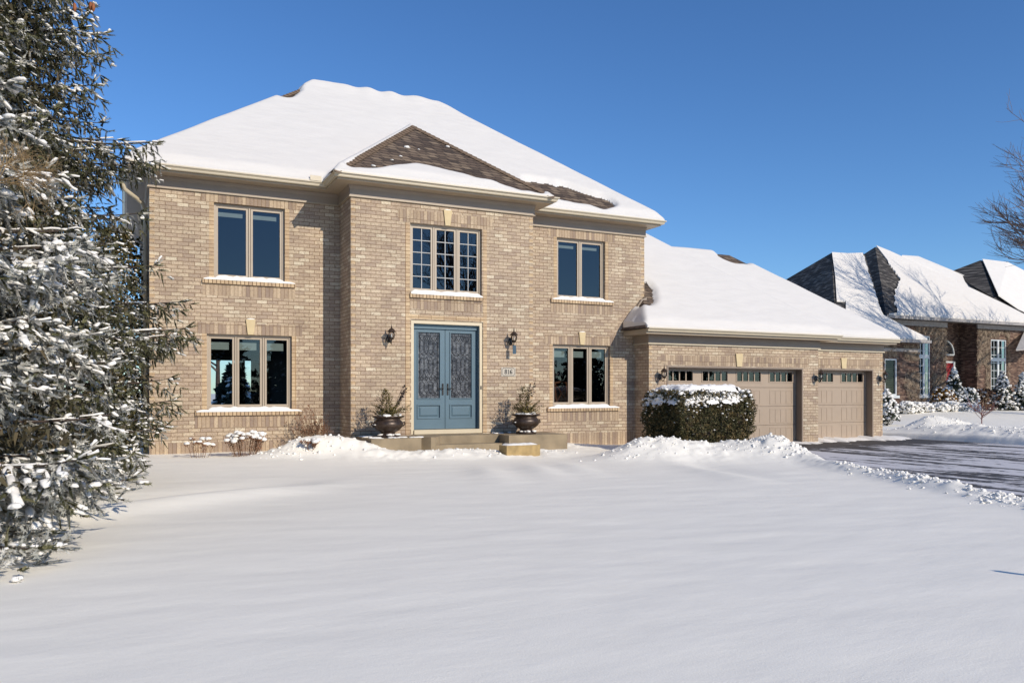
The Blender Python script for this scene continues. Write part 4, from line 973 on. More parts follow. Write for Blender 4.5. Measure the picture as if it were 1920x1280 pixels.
def spruce(x, y, h, prof, zstep, nb_, label, seed, snowy=.75, frost=.34, hang=.6, cap=1.0, sag=.25, pad=.5, droop=.35, dens=1.0, sh=.17, sr=.03, zmax=None, extra=None, nn=14):
    """prof(z)-> radius"""
    rs = np.random.default_rng(seed); z0 = gz(x, y)
    T = thing('spruce_tree', label, 'tree', (x, y, z0))
    tm = MB(); tm.tube([(x, y, z0-.1), (x+.05, y, z0+h*.4), (x, y+.05, z0+h)], [.05*h**.6+.06, .04*h**.6, .015], 9); tm.build('trunk', M['bark'], T, smooth=True)
    limbs = MB(); PO = []; DD = []; LL = []; PS = []; SB = []; LB = []; z = .10
    camd = math.atan2(-y, -x)
    blist = []
    while z < (zmax or h-.2):
        n = nb_
        for k in range(n):
            ph = 2*math.pi*(k+rs.uniform(-.35, .35))/n+z*2.1
            face = math.cos(ph-camd+.5)
            if face < -.25 and rs.uniform() < .55: continue
            blist.append((z+rs.uniform(-.12, .12), ph, prof(z)*rs.uniform(.72, 1.0), face))
        z += zstep*(1+.25*rs.uniform(-1, 1))
    for e in (extra or []): blist.append((e[0], e[1], e[2], 1.0))
    for (zb, ph, Lb, face) in blist:
        ns = 9; pts = []; dr = droop*rs.uniform(.6, 1.3)*(1.0-.5*zb/h)
        ca, sa_ = math.cos(ph), math.sin(ph)
        wob = rs.uniform(-.12, .12)
        for i in range(ns+1):
            s = i/ns; rad = Lb*s
            zz = zb+Lb*(.10*s-dr*s**1.4+dr*.55*s**3.2)
            pts.append((x+ca*rad-sa_*wob*Lb*s*s, y+sa_*rad+ca*wob*Lb*s*s, z0+max(zz, .06+.02*s)))
        limbs.tube(pts, [.006+.010*Lb*(1-i/ns)**1 for i in range(ns+1)], 4, False)
        LB += [(pts[i], pts[i+1], Lb) for i in range(2, ns)]
        pts = np.array(pts); nside = int(Lb/.085*dens*(1.0 if face > -.1 else .5))
        for k in range(nside):
            s = .12+.88*(k+rs.uniform(0, 1))/nside; s = min(s, .999)
            fi = s*ns; i = int(fi); p = pts[i]*(1-fi+i)+pts[min(i+1, ns)]*(fi-i); d = unit(pts[min(i+1, ns)]-pts[i])
            sd = 1 if k % 2 else -1
            lat = unit(np.array([-d[1], d[0], 0])*sd)
            dd = unit(d*.62+lat*rs.uniform(.55, .95)+np.array([0, 0, rs.uniform(-.45, .05)]))
            sl_ = (.12+.62*(1-s)**.7*min(1, Lb/2.4))*rs.uniform(.7, 1.25)+.12
            m_ = max(2, int(sl_/.075*dens)); e_ = p+dd*sl_+np.array([0, 0, -sag*sl_**1.3])
            SB.append((p, e_-p, sl_, s))
            PO.append(p-dd*.02); DD.append(unit(dd+d*.5+np.array([0, 0, rs.uniform(-.4, .1)]))); LL.append(sh*rs.uniform(.7, 1.1)); PS.append(s)
            for j in range(m_):
                t = (j+rs.uniform(.2, 1))/m_
                q_ = p+dd*sl_*t+np.array([0, 0, -sag*(sl_*t)**1.3])
                s2 = 1 if j % 2 else -1
                l2 = unit(np.cross(dd, [0, 0, 1]))*s2
                sdv = unit(dd*.75+l2*rs.uniform(.35, .9)+np.array([0, 0, rs.uniform(-.75, .2)])) if j < m_-1 else unit(dd+np.array([0, 0, rs.uniform(-.35, .2)]))
                PO.append(q_); DD.append(sdv); LL.append(sh*rs.uniform(.65, 1.2)); PS.append(s)
                if rs.uniform() < hang:      # hanging twigs below
                    PO.append(q_); DD.append(unit(np.array([rs.normal()*.25, rs.normal()*.25, -1])+sdv*.45)); LL.append(sh*rs.uniform(.7, 1.3)); PS.append(-1)
        # tip leader shoots
        for _ in range(3):
            PO.append(pts[-1]); DD.append(unit(unit(pts[-1]-pts[-2])+rs.normal(size=3)*.35)); LL.append(sh*1.2); PS.append(1)
    limbs.build('limbs', M['bark'], T)
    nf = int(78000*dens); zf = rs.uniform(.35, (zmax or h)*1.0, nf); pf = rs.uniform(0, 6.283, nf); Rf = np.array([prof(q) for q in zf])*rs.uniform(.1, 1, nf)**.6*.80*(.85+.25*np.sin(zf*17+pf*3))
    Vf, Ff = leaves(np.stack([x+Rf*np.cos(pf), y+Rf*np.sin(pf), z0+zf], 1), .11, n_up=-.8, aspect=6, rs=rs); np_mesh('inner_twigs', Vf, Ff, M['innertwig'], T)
    PO = np.array(PO); DD = np.array(DD); LL = np.array(LL); PS = np.array(PS); rr = sr*rs.uniform(.8, 1.2, len(PO))
    lift = PO+DD*LL[:, None]; low = (lift[:, 2] < z0+.03); DD[low, 2] = np.abs(DD[low, 2])*.3; DD = unit(DD)
    fro = rs.uniform(size=len(PO)) < frost
    V, F_ = sprigs(PO[~fro], DD[~fro], LL[~fro], rr[~fro], nn, rs); np_mesh('needles', V, F_, M['needle'], T)
    V, F_ = sprigs(PO[fro], DD[fro], LL[fro], rr[fro], nn, rs); np_mesh('frosted_needles', V, F_, M['frost'], T)
    # snow where it can lie: not on the hanging twigs, patchy, more outside
    pn_ = vn(PO[:, 0]*1.7+PO[:, 2], PO[:, 1]*1.7+PO[:, 2]*1.3, seed)
    on = (PS >= 0) & (rs.uniform(size=len(PO)) < snowy*(.12+1.0*pn_)) & (DD[:, 2] > -.62)
    no = int(on.sum()); parts = []
    for rep_ in range(2):
        sel = rs.uniform(size=no) < (.85, .5)[rep_]; st0 = rs.uniform(0, .5, sel.sum()) if rep_ == 0 else rs.uniform(.3, .75, sel.sum()); ln_ = rs.uniform(.22, .55, sel.sum())
        po_, dd_, ll_, r0_ = PO[on][sel], DD[on][sel], LL[on][sel], rr[on][sel]
        parts.append(caps(po_+dd_*(ll_*st0)[:, None]+np.array([0, 0, .15])*r0_[:, None], unit(dd_+rs.normal(size=dd_.shape)*.22), ll_*ln_, r0_*cap*rs.uniform(.6, 1.2, sel.sum()), rs))
    sbp = np.array([q[0] for q in SB]); sbd = np.array([q[1] for q in SB]); sbl = np.array([q[2] for q in SB])
    sel = (rs.uniform(size=len(SB)) < pad*(.25+1.1*vn(sbp[:, 0]*1.7+sbp[:, 2], sbp[:, 1]*1.7+sbp[:, 2]*1.3, seed)))
    for t0, t1 in ((0.0, .42), (.30, .40), (.6, .42)):
        s2_ = sel & (rs.uniform(size=len(SB)) < .8); m2 = s2_.sum()
        parts.append(caps(sbp[s2_]+sbd[s2_]*(t0+rs.uniform(-.05, .05, m2))[:, None]+np.array([0, 0, .012]), unit(sbd[s2_]+rs.normal(size=(m2, 3))*.04), sbl[s2_]*t1*rs.uniform(.7, 1.2, m2), (.018+.034*sbl[s2_])*rs.uniform(.6, 1.25, m2), rs, flat=.38))
    la = np.array([q[0] for q in LB]); lb_ = np.array([q[1] for q in LB])-la; ll2 = np.linalg.norm(lb_, axis=1); sel = rs.uniform(size=len(LB)) < .15+.4*pad
    parts.append(caps(la[sel]+np.array([0, 0, .01]), unit(lb_[sel]), ll2[sel]*rs.uniform(.7, 1.2, sel.sum()), rs.uniform(.02, .042, sel.sum()), rs, flat=.35))
    V, F_ = join(parts); np_mesh('snow', V, F_, M['clump'], T, smooth=True)
    return T, len(PO)

# ---------------------------------------------------------------- trees on the left
ZZ = [0.0, .5, 1.2, 1.8, 2.6, 3.1, 4.0, 4.7, 5.4, 6.8, 9.0, 14.0]; RR = [2.9, 3.35, 3.6, 3.75, 3.6, 3.3, 3.1, 2.95, 2.75, 2.4, 1.8, .1]
angr = lambda d: R(d)
TA, nA = spruce(-2.7, 13.2, 13.5, lambda z: float(np.interp(z, ZZ, RR)), .235, 12,
    'tall snow-dusted spruce rising past the roof at the left edge', 5, snowy=.54, frost=.26, hang=.95, cap=.68, sh=.17, sr=.033, nn=26, droop=.36, zmax=8.4, dens=1.0, sag=.45, pad=.22,
    extra=[(3.0, R(3), 3.5), (2.25, R(8), 3.6), (2.35, R(-2), 3.55), (1.2, R(0), 3.1), (5.1, R(-6), 3.1), (1.5, R(12), 3.4), (4.9, R(2), 3.0)])
TB, nB = spruce(-2.55, 8.7, 7.2, lambda z: float(np.interp(z, [0, .4, 1.2, 2.4, 3.2, 4.5, 6, 7.2], [2.75, 2.85, 2.6, 2.4, 2.1, 1.45, .7, .1])), .20, 12,
    'nearer spruce thick with snow spreading low over the lawn at left', 9, snowy=.72, frost=.84, hang=.55, cap=.9, droop=.30, dens=1.0, sh=.19, sr=.034, zmax=6.4, nn=32, sag=.3, pad=1.0)
# cones high in the tall tree, dead twigs on the near tree
for (u_, v_, Y_) in ((140, 13, 11.4), (170, 11, 11.5), (175, 13, 11.45)):
    p = W(u_, v_, Y_); MB().lathe([(.004, .05), (.018, .03), (.022, 0), (.018, -.04), (.004, -.065)], p, 8).build('spruce_cone', M['cone'], TA, smooth=True)
dt = MB(); rs = random.Random(3)
def twigs(mb, p, d, l, r_, depth, rs, spread=.5, kids=3, up=0.0):
    p = Vector(p); d = Vector(d).normalized(); e = p+d*l
    mid = p+d*l*.5+Vector((rs.gauss(0, 1), rs.gauss(0, 1), rs.gauss(0, 1)))*l*.05
    mb.tube([p, mid, e], [r_, r_*.8, r_*.6], 3 if r_ < .02 else 5, False)
    if depth <= 0: return
    for i in range(kids):
        t = rs.uniform(.35, 1.0); q_ = p+(e-p)*t
        nd = d+Vector((rs.gauss(0, 1), rs.gauss(0, 1), rs.gauss(0, 1)))*spread+Vector((0, 0, up))
        twigs(mb, q_, nd, l*rs.uniform(.5, .8), r_*.62, depth-1, rs, spread, kids, up)
for k in range(9):
    twigs(dt, W(-20+k*3, 330+rs.uniform(-15, 20), 7.2), (rs.uniform(.2, 1), rs.uniform(-.5, .1), rs.uniform(-.3, .8)), rs.uniform(.16, .3), .005, 3, rs, .55, 4)
dt.build('dead_twigs', M['deadtwig'], TB)

# brown thuja at the left house corner
def leafy(T, name, pts, size, mat, **k):
    V, F_ = leaves(pts, size, **k); return np_mesh(name, V, F_, M[mat], T)
tx, ty = -.12, 18.9
T = thing('arborvitae_tree', 'brownish arborvitae squeezed between the spruce and the house corner', 'tree', (tx, ty, 0))
MB().tube([(tx, ty, -.1), (tx, ty, 4.6)], [.09, .02], 7).build('trunk', M['bark'], T)
n = 9000; zz = rng.uniform(.2, 4.8, n); ph = rng.uniform(0, 2*np.pi, n); rr = (.75*np.sin(np.clip(zz/4.9, 0, 1)*np.pi)**.4)*rng.uniform(.4, 1.05, n)*(1+.25*np.sin(ph*5+zz*3))
leafy(T, 'foliage', np.stack([tx+rr*np.cos(ph), ty+rr*np.sin(ph)*.8, zz], 1), .07, 'thuja', n_up=.9)
n = 900; zz = rng.uniform(.2, 4.8, n); ph = rng.uniform(0, 2*np.pi, n); rr = .78*np.sin(np.clip(zz/4.9, 0, 1)*np.pi)**.4
V, F_ = caps(np.stack([tx+rr*np.cos(ph), ty+rr*np.sin(ph)*.8, zz], 1), unit(np.stack([np.cos(ph), np.sin(ph), ph*0-.2], 1)), np.full(n, .07), np.full(n, .022)); np_mesh('snow', V, F_, M['clump'], T, smooth=True)

# ---------------------------------------------------------------- clipped hedge
hx0, hx1, hy0, hy1, hz = 10.72, 12.78, 13.9, 15.35, 1.34
T = thing('clipped_hedge', 'clipped dark green yew block capped with snow before the garage', 'hedge', (11.9, 14.6, 0))
def hedge_shape(u, v):   # rounded box radial
    return u, v
n = 52000
P_ = rng.uniform(-1, 1, (n, 3)); mxx = np.max(np.abs(P_), 1, keepdims=True); P_ = P_/mxx*rng.uniform(.80, 1.0, (n, 1))**.6
rr = np.linalg.norm(P_*np.array([1, 1, .9]), axis=1); P_ *= np.minimum(1, 1.50/rr)[:, None]
cxh, cyh = (hx0+hx1)/2, (hy0+hy1)/2
bul = 1-.16*np.clip(-P_[:, 2], 0, 1)**2
lum = 1+.10*(vn(P_[:, 0]*4+7, P_[:, 2]*4+P_[:, 1]*4, 3)-.5)+.05*(vn(P_[:, 0]*9+7, P_[:, 2]*9+P_[:, 1]*9, 8)-.5)
HP = np.stack([cxh+P_[:, 0]*(hx1-hx0)/2*bul*lum, cyh+P_[:, 1]*(hy1-hy0)/2*bul*lum, .75+P_[:, 2]*.65*lum], 1)
leafy(T, 'foliage', HP, .042, 'hedge', n_up=.25, aspect=2.6)
core = MB(); core.box(hx0+.18, hx1-.18, hy0+.18, hy1-.18, .0, 1.15); core.build('inner_branches', M['bark'], T)
gx = np.linspace(-1.12, 1.12, 60); X, Y = np.meshgrid(gx, gx)
rad = (np.abs(X)**4+np.abs(Y)**4)**.25
Z = 1.37+(.15*(1-sstep(.72, 1.0, rad))+.05*fbm(X*6, Y*6, 3, 4)*2+.05*fbm(X*14, Y*14, 2, 6)*2)-.28*sstep(.84, 1.12, rad)
hole = (fbm(X*5+3, Y*5, 3, 14) > .19+.42*(1-rad)+.22*(X < -.2)) | (rad > 1.08+.10*fbm(X*7, Y*7, 2, 2)*3)
id_ = np.arange(3600).reshape(60, 60); kf = ~(hole[:-1, :-1] | hole[1:, :-1] | hole[:-1, 1:] | hole[1:, 1:])
Fq = np.stack([id_[:-1, :-1], id_[:-1, 1:], id_[1:, 1:], id_[1:, :-1]], -1)[kf]
V = np.stack([cxh+X.ravel()*(hx1-hx0)/2*1.01, cyh+Y.ravel()*(hy1-hy0)/2*1.01, Z.ravel()], 1)
np_mesh('snow_cap', V, Fq, M['clump'], T, smooth=True)
# snow caught in the sides
sn = MB(); pr = random.Random(5)
cand = HP[(HP[:, 2] > .45)]; wgt = (cand[:, 2]-.3)**2.2*(1+2*(vn(cand[:, 0]*3, cand[:, 2]*3+cand[:, 1]*3, 77) > .55)); wgt /= wgt.sum()
sel = cand[rng.choice(len(cand), 1100, p=wgt)]
for p in sel: s_ = pr.uniform(.008, .032)*(1.5 if p[2] > 1.05 else .8); sn.blob((p[0], p[1], p[2]+.008), s_*1.3, s_*1.2, s_*.75, 6, 4, .3)
sn.build('caught_snow', M['clump'], T, smooth=True)

# ---------------------------------------------------------------- planters
def planter(x, y, z, label, seed, side):
    T = thing('urn_planter', label, 'planter', (x, y, z), 'bronze urns on the porch')
    rs = random.Random(seed); nr = np.random.default_rng(seed)
    u = MB(); prof = [(.19, 0), (.205, .02), (.19, .045), (.12, .075), (.13, .10), (.20, .14), (.255, .20), (.27, .25), (.25, .30), (.215, .335), (.21, .355), (.25, .37), (.285, .385), (.29, .40), (.275, .41), (.24, .40), (.22, .36)]
    u.lathe(prof, (x, y, z), 28)
    # gadroons
    vs_ = []
    for p in u.v:
        dx, dy, dz = p[0]-x, p[1]-y, p[2]-z; r_ = math.hypot(dx, dy); a = math.atan2(dy, dx)
        k = 1+(.018*math.sin(a*14) if .10 < dz < .33 else 0); vs_.append((x+dx*k*1.03, y+dy*k*.9, p[2]))
    u.v = vs_; u.build('urn', M['bronze'], T, smooth=True)
    for sd in (-1, 1): MB().tube([(x+sd*.26, y, z+.27), (x+sd*.31, y, z+.29), (x+sd*.315, y, z+.24), (x+sd*.27, y, z+.21)], .013, 6).build('handle', M['bronze'], T)
    MB().lathe([(.001, .0), (.225, 0), (.001, .012)], (x, y, z+.385), 16, 1, .9, False).build('soil', M['soil'], T)
    s = MB()
    for _ in range(16): a = rs.uniform(0, 6.28); r_ = rs.uniform(.05, .24); s.blob((x+r_*math.cos(a), y+r_*math.sin(a)*.9, z+.41), rs.uniform(.03, .08), rs.uniform(.03, .07), rs.uniform(.015, .045), 7, 4, .25)
    for _ in range(7): a = rs.uniform(-2.9, -.3); s.blob((x+.17*math.cos(a), y+.17*math.sin(a), z+.055), rs.uniform(.03, .07), .04, rs.uniform(.012, .03), 7, 4, .25)
    s.blob((x-.25, y-.06, z+.245), .05, .03, .012, 7, 4, .2)
    s.build('snow', M['clump'], T, smooth=True)
    # evergreen cone and leaning sprays
    hh = .50 if side < 0 else .56; cx = x-.05
    n = 520; t = nr.uniform(0, 1, n)**1.5; ph = nr.uniform(0, 6.28, n); r_ = (.17*(1-t)**.7+.05*np.sin(ph*5+t*9))*nr.uniform(.2, 1.25, n)+.01
    base = np.stack([cx+r_*np.cos(ph), y+r_*np.sin(ph), z+.40+t*hh], 1); d = unit(np.stack([np.cos(ph)*.8, np.sin(ph)*.8, np.full(n, .9)], 1)+nr.normal(size=(n, 3))*.25)
    V, F_ = sprigs(base, d, np.full(n, .06), np.full(n, .013), 6, nr); parts = [(V, F_)]
    for k in range(22):
        a = nr.uniform(0, 6.28); L_ = nr.uniform(.24, .5); dd = unit(np.array([math.cos(a)*.8, math.sin(a)*.7, nr.uniform(.25, 1.1)]))
        m_ = 26; tt = np.linspace(.1, 1, m_)[:, None]; pp = np.array([x, y, z+.40])+dd*L_*tt+np.array([0, 0, -.12])*tt**2
        parts.append(sprigs(pp, unit(dd+nr.normal(size=(m_, 3))*.5), np.full(m_, .06), np.full(m_, .013), 6, nr))
    V, F_ = join(parts); np_mesh('evergreen', V, F_, M['potgreen'], T)
    tw = MB(); lf = []
    for k in range(5):
        a = rs.uniform(-.5, .7); L_ = rs.uniform(.4, .62) if side < 0 else rs.uniform(.5, .82); px = x+(.10 if side < 0 else .02)
        dx = (.38 if side < 0 else .10)+a*.18; e = (px+dx*L_*1.1, y-.05+rs.uniform(-.08, .08), z+.40+L_)
        tw.tube([(px, y, z+.4), ((px+e[0])/2-.02, y, z+.4+L_*.55), e], [.006, .005, .003], 4)
        for j in range(16): t_ = rs.uniform(.45, 1); lf.append((px+(e[0]-px)*t_+rs.gauss(0, .012), y+(e[1]-y)*t_+rs.gauss(0, .012), z+.4+L_*t_))
    tw.build('sprays', M['darkleaf'], T); leafy(T, 'spray_leaves', np.array(lf), .034, 'darkleaf', aspect=2); T.scale = (1.14, 1.1, 1.1)
planter(4.98, 16.25, pz, 'bronze urn planter left of the blue door with a small conical evergreen and leaning spray', 3, -1)
planter(8.25, 16.35, pz, 'bronze urn planter right of the blue door with a tall loose evergreen bunch', 8, 1)

# ---------------------------------------------------------------- hydrangeas and twiggy shrubs by the wall
def hydrangea(x, y, w_, h_, n, label, seed, snow=1.0):
    z = gz(x, y)-.02; T = thing('hydrangea_shrub', label, 'shrub', (x, y, z), 'dried hydrangeas along the foundation'); rs = random.Random(seed)
    st_ = MB(); hd = []; sn_ = MB()
    for k in range(n):
        a = rs.uniform(0, 6.28); r_ = rs.uniform(.1, 1)**.5; bx_ = x+r_*math.cos(a)*w_*.28; by_ = y+r_*math.sin(a)*.12
        tx_ = x+r_*math.cos(a)*w_*.5; ty_ = y+r_*math.sin(a)*.22; tz = z+h_*rs.uniform(.68, 1.0)*(1-.18*r_)
        st_.tube([(bx_, by_, z-.02), ((bx_+tx_)/2+rs.gauss(0, .01), (by_+ty_)/2, (z+tz)/2), (tx_, ty_, tz)], [.004, .0035, .003], 4)
        for _ in range(26): hd.append((tx_+rs.gauss(0, .025), ty_+rs.gauss(0, .025), tz+rs.gauss(0, .013)))
        for _ in range(5): t_ = rs.uniform(.4, .95); hd.append((bx_+(tx_-bx_)*t_+rs.gauss(0, .02), by_+(ty_-by_)*t_, z+(tz-z)*t_))
        if rs.random() < snow: s_ = rs.uniform(.035, .06); sn_.blob((tx_, ty_, tz+.03), s_*1.15, s_*1.1, s_*.65, 8, 5, .2)
    st_.build('stems', M['twig'], T); leafy(T, 'flower_heads', np.array(hd), .024, 'dryhead', aspect=1.8); sn_.build('snow', M['clump'], T, smooth=True)
def at_ground(u, v):
    z = 0
    for _ in range(12): x, y, _z = Wz(u, v, z); z = gz(x, y)
    return x, y
x, y = at_ground(349, 864); hydrangea(1.33, 16.75, .52, .42, 13, 'sparse low hydrangea with few snow caps nearest the spruces', 2, .8)
hydrangea(2.16, 16.6, .80, .52, 62, 'dense dried hydrangea heaped with snow under the lower left window', 4, .95)
hydrangea(3.30, 15.95, .40, .20, 16, 'small snow-topped dried hydrangea at the foot of the snow pile', 6, .8)
def twiggy(x, y, w_, h_, n, label, seed, lean=.0, leafn=240, name='bare_shrub'):
    z = gz(x, y)-.02; T = thing(name, label, 'shrub', (x, y, z)); rs = random.Random(seed); m = MB(); lf = []
    for k in range(n):
        a = rs.uniform(0, 6.28); r_ = rs.uniform(0, 1); d = Vector((math.cos(a)*r_*w_/h_*.6+lean, math.sin(a)*r_*.22, 1)).normalized()
        p = Vector((x+rs.gauss(0, .10), y+rs.gauss(0, .05), z)); L_ = h_*rs.uniform(.55, 1.05); e = p+d*L_
        m.tube([p, p+d*L_*.5+Vector((rs.gauss(0, .02), 0, 0)), e], [.006, .0045, .0025], 4)
        for j in range(4):
            t_ = rs.uniform(.35, .95); q_ = p+(e-p)*t_; dd = (d+Vector((rs.gauss(0, .5), rs.gauss(0, .3), rs.gauss(0, .3)))).normalized()*rs.uniform(.08, .2)
            m.tube([q_, q_+dd], [.003, .0018], 3); lf.append(q_+dd)
    m.build('stems', M['twig'], T)
    lf = np.array([tuple(rs.choice(lf)+Vector((rs.gauss(0, .015), rs.gauss(0, .015), rs.gauss(0, .015)))) for _ in range(leafn)]); leafy(T, 'withered_leaves', lf, .034, 'dryhead', aspect=2.4)
twiggy(3.72, 17.45, 1.35, .92, 60, 'leafless red-brown shrub against the shaded brick corner', 5, -.12, 420)

# ---------------------------------------------------------------- snow stake out of frame (its thin shadow falls on the lawn)
tp = Wz(1856, 1070, 0.0); L_ = 1.0/.56*1.1
sx_, sy_ = tp[0]+.37*L_, tp[1]-1.0*L_
m = MB(); m.tube([(sx_, sy_, -.1), (sx_, sy_, 1.08), (sx_, sy_, 1.1)], [.03, .03, .008], 8)
tag(m.build('snow_stake', M['twig'], loc=(sx_, sy_, 0)), 'thin brown driveway stake standing in the lawn beyond the right edge', 'stake')

# ---------------------------------------------------------------- neighbour's house
NH = thing('neighbour_house', 'dark brown brick house with tall white windows and charcoal roofs beyond the driveway', 'house', (38, 31, .4))
zb = .3
def xz(u, v, Y): p = W(u, v, Y); return p[0], p[2]
nw = MB(); YW, YN, YP = 27.5, 30.0, 30.0
wx0, wx1 = 29.8, xz(1723, 700, YW)[0]; wtop = xz(1690, 648, YW)[1]
n1a, n1z1 = xz(1659, 672, YW); n1b, n1z0 = xz(1682, 741, YW)
wall_open(nw, wx0, wx1, -.2, wtop+.5, YW, [(n1a, n1b, n1z0, n1z1)], .1)
bx1 = xz(1774, 700, YN)[0]; gtop = xz(1700, 600, YN)[1]
n2a, n2z1 = xz(1722, 629, YN); n2b, n2z0 = xz(1744, 741, YN)
wall_open(nw, wx1-3, bx1, -.2, gtop+.2, YN, [(n2a, n2b, n2z0, n2z1)], .1)
# recess and projection
pX = xz(1832, 700, YP)[0]; depth = 1.13
rx1 = pX
nw.add([(bx1, YN, -.2), (bx1, YN+depth, -.2), (bx1, YN+depth, gtop+.2), (bx1, YN, gtop+.2)], [(0, 1, 2, 3)])
nw.add([(bx1, YN+depth, -.2), (rx1, YN+depth, -.2), (rx1, YN+depth, gtop+.2), (bx1, YN+depth, gtop+.2)], [(0, 1, 2, 3)])
nw.add([(rx1, YN+depth, -.2), (rx1, YN, -.2), (rx1, YN, gtop+.2), (rx1, YN+depth, gtop+.2)], [(0, 1, 2, 3)])
n3a, n3z1 = xz(1858, 636, YN); n3b, n3z0 = xz(1887, 738, YN)
wall_open(nw, rx1, 52, -.2, gtop+.2, YN, [(n3a, n3b, n3z0, n3z1)], .1)
nw.add([(wx1, YW, -.2), (wx1, YN, -.2), (wx1, YN, wtop+.5), (wx1, YW, wtop+.5)], [(0, 1, 2, 3)])
nw.add([(wx0, YN+8, -.2), (wx0, YW, -.2), (wx0, YW, wtop+.5), (wx0, YN+8, wtop+.5)], [(0, 1, 2, 3)])
nw.build('wall', M['nbrick'], NH)
# ivy stems over the brick
n = 16000; iv = []
segs = [(wx0, wx1, YW, zb, wtop, (n1a, n1b, n1z0, n1z1)), (wx1, bx1, YN, zb, gtop-.3, (n2a, n2b, n2z0, n2z1)), (rx1, 47, YN, zb, gtop-.3, (n3a, n3b, n3z0, n3z1))]
for (a, b, Yw_, c, d, wn) in segs:
    m_ = int(900*(b-a)*(d-c)/2.2); X = rng.uniform(a, b, m_); Z = rng.uniform(c, d, m_)
    k = ~((X > wn[0]-.12) & (X < wn[1]+.12) & (Z > wn[2]-.15) & (Z < wn[3]+.1)) & (vn(X*1.1, Z*1.1, 50) > .30)
    iv.append(np.stack([X[k], np.full(k.sum(), Yw_-.03), Z[k]], 1))
iv = np.concatenate(iv); nrm = rng.normal(size=(len(iv), 3))*np.array([1, .12, 1.3]); d = unit(nrm); s_ = unit(np.cross(d, np.array([0, 1.0, 0])))*.016
L__ = rng.uniform(.1, .3, (len(iv), 1)); V = np.stack([iv-s_, iv+s_, iv+d*L__+np.array([0, -.03, 0])], 1).reshape(-1, 3); np_mesh('ivy', V, np.arange(len(V)).reshape(-1, 3), M['ivy'], NH)
def nwin(a, b, z0, z1, Y, cols, rows, split=None, blind=False):
    f = MB(); fw = .07
    f.box(a, a+fw, Y+.02, Y+.1, z0, z1); f.box(b-fw, b, Y+.02, Y+.1, z0, z1); f.box(a+fw, b-fw, Y+.02, Y+.1, z1-fw, z1); f.box(a+fw, b-fw, Y+.02, Y+.1, z0, z0+fw)
    if cols >= 2 and not blind: f.box((a+b)/2-.07, (a+b)/2+.07, Y+.02, Y+.1, z0+fw, z1-fw)
    if split: f.box(a+fw, b-fw, Y+.015, Y+.1, split-.1, split+.1)
    w_ = f.build('window', M['white'], NH)
    if not blind:
        mu = MB()
        for hx in ((a+fw, (a+b)/2-.07), ((a+b)/2+.07, b-fw)):
            xm = (hx[0]+hx[1])/2; mu.box(xm-.014, xm+.014, Y+.05, Y+.07, z0+fw, z1-fw)
            for r_ in range(1, rows): zz = z0+(z1-z0)*r_/rows; mu.box(hx[0], hx[1], Y+.048, Y+.068, zz-.014, zz+.014)
        mu.build('muntin', M['white'], w_)
    MB().add([(a+fw, Y+.08, z0+fw), (b-fw, Y+.08, z0+fw), (b-fw, Y+.08, z1-fw), (a+fw, Y+.08, z1-fw)], [(0, 1, 2, 3)]).build('pane', M['nglass'], w_)
    bk = MB(); bk.box(a, b, Y+.3, Y+.32, z0, z1); bk.build('dark_backing', M['dark'], w_)  # near-black sheet standing in for the unlit room behind the pane
    if blind:
        bl = MB(); zz = z0+fw
        while zz < z1-fw: bl.box(a+fw, b-fw, Y+.12, Y+.13, zz, zz+.055); zz += .09
        bl.build('slatted_blind', M['nblind'], w_)
    s = MB(); s.box(a-.12, b+.12, Y-.06, Y+.02, z0-.14, z0-.002); s.build('window_sill', M['white'], w_)
nwin(n1a, n1b, n1z0, n1z1, YW, 1, 1, blind=True)
nwin(n2a, n2b, n2z0, n2z1, YN, 2, 8, split=xz(1730, 668, YN)[1])
nwin(n3a, n3b, n3z0, n3z1, YN, 2, 7, split=xz(1870, 674, YN)[1])
# stone bands / frieze
fb = MB(); fb.box(wx0, wx1+.03, YW-.05, YW-.001, xz(1690, 659, YW)[1], xz(1690, 653, YW)[1]); fb.box(wx1-1.5, bx1+.04, YN-.06, YN-.001, xz(1720, 611, YN)[1], xz(1720, 600, YN)[1]); fb.box(rx1-.04, 50, YN-.06, YN-.001, xz(1860, 617, YN)[1], xz(1860, 606, YN)[1])
fb.build('stone_band', M['stone'], NH)
# red door with white frame and arched window over it
da, dz1 = xz(1770, 677, YN+depth); db, dz0 = xz(1788, 760, YN+depth)
MB().box(da+.05, db-.14, YN+depth-.07, YN+depth-.01, .5, dz1-.1).build('front_door', M['red'], NH)
MB().box(db-.14, db, YN+depth-.10, YN+depth-.005, .5, dz1).box(da-.1, db-.14, YN+depth-.10, YN+depth-.005, dz1-.1, dz1).build('door_frame', M['white'], NH)
ax, az_ = xz(1772, 665, YN+depth); ar = MB(); rad_ = xz(1787, 665, YN+depth)[0]-ax
ar.tube([(ax+rad_*math.cos(t_), YN+depth-.04, az_+rad_*1.15*math.sin(t_)) for t_ in np.linspace(0, math.pi/2+.6, 12)], .05, 5)
ar.tube([(ax-.4, YN+depth-.04, az_), (ax+rad_, YN+depth-.04, az_)], .05, 5)
ar.build('arched_window', M['white'], NH)
MB().prism([(ax-.4, az_), (ax+rad_, az_)]+[(ax+rad_*.95*math.cos(t_), az_+rad_*1.1*math.sin(t_)) for t_ in np.linspace(.1, math.pi/2, 8)]+[(ax-.4, az_+rad_*1.1)], YN+depth-.03, YN+depth-.005).build('arched_pane', M['dark'], NH)
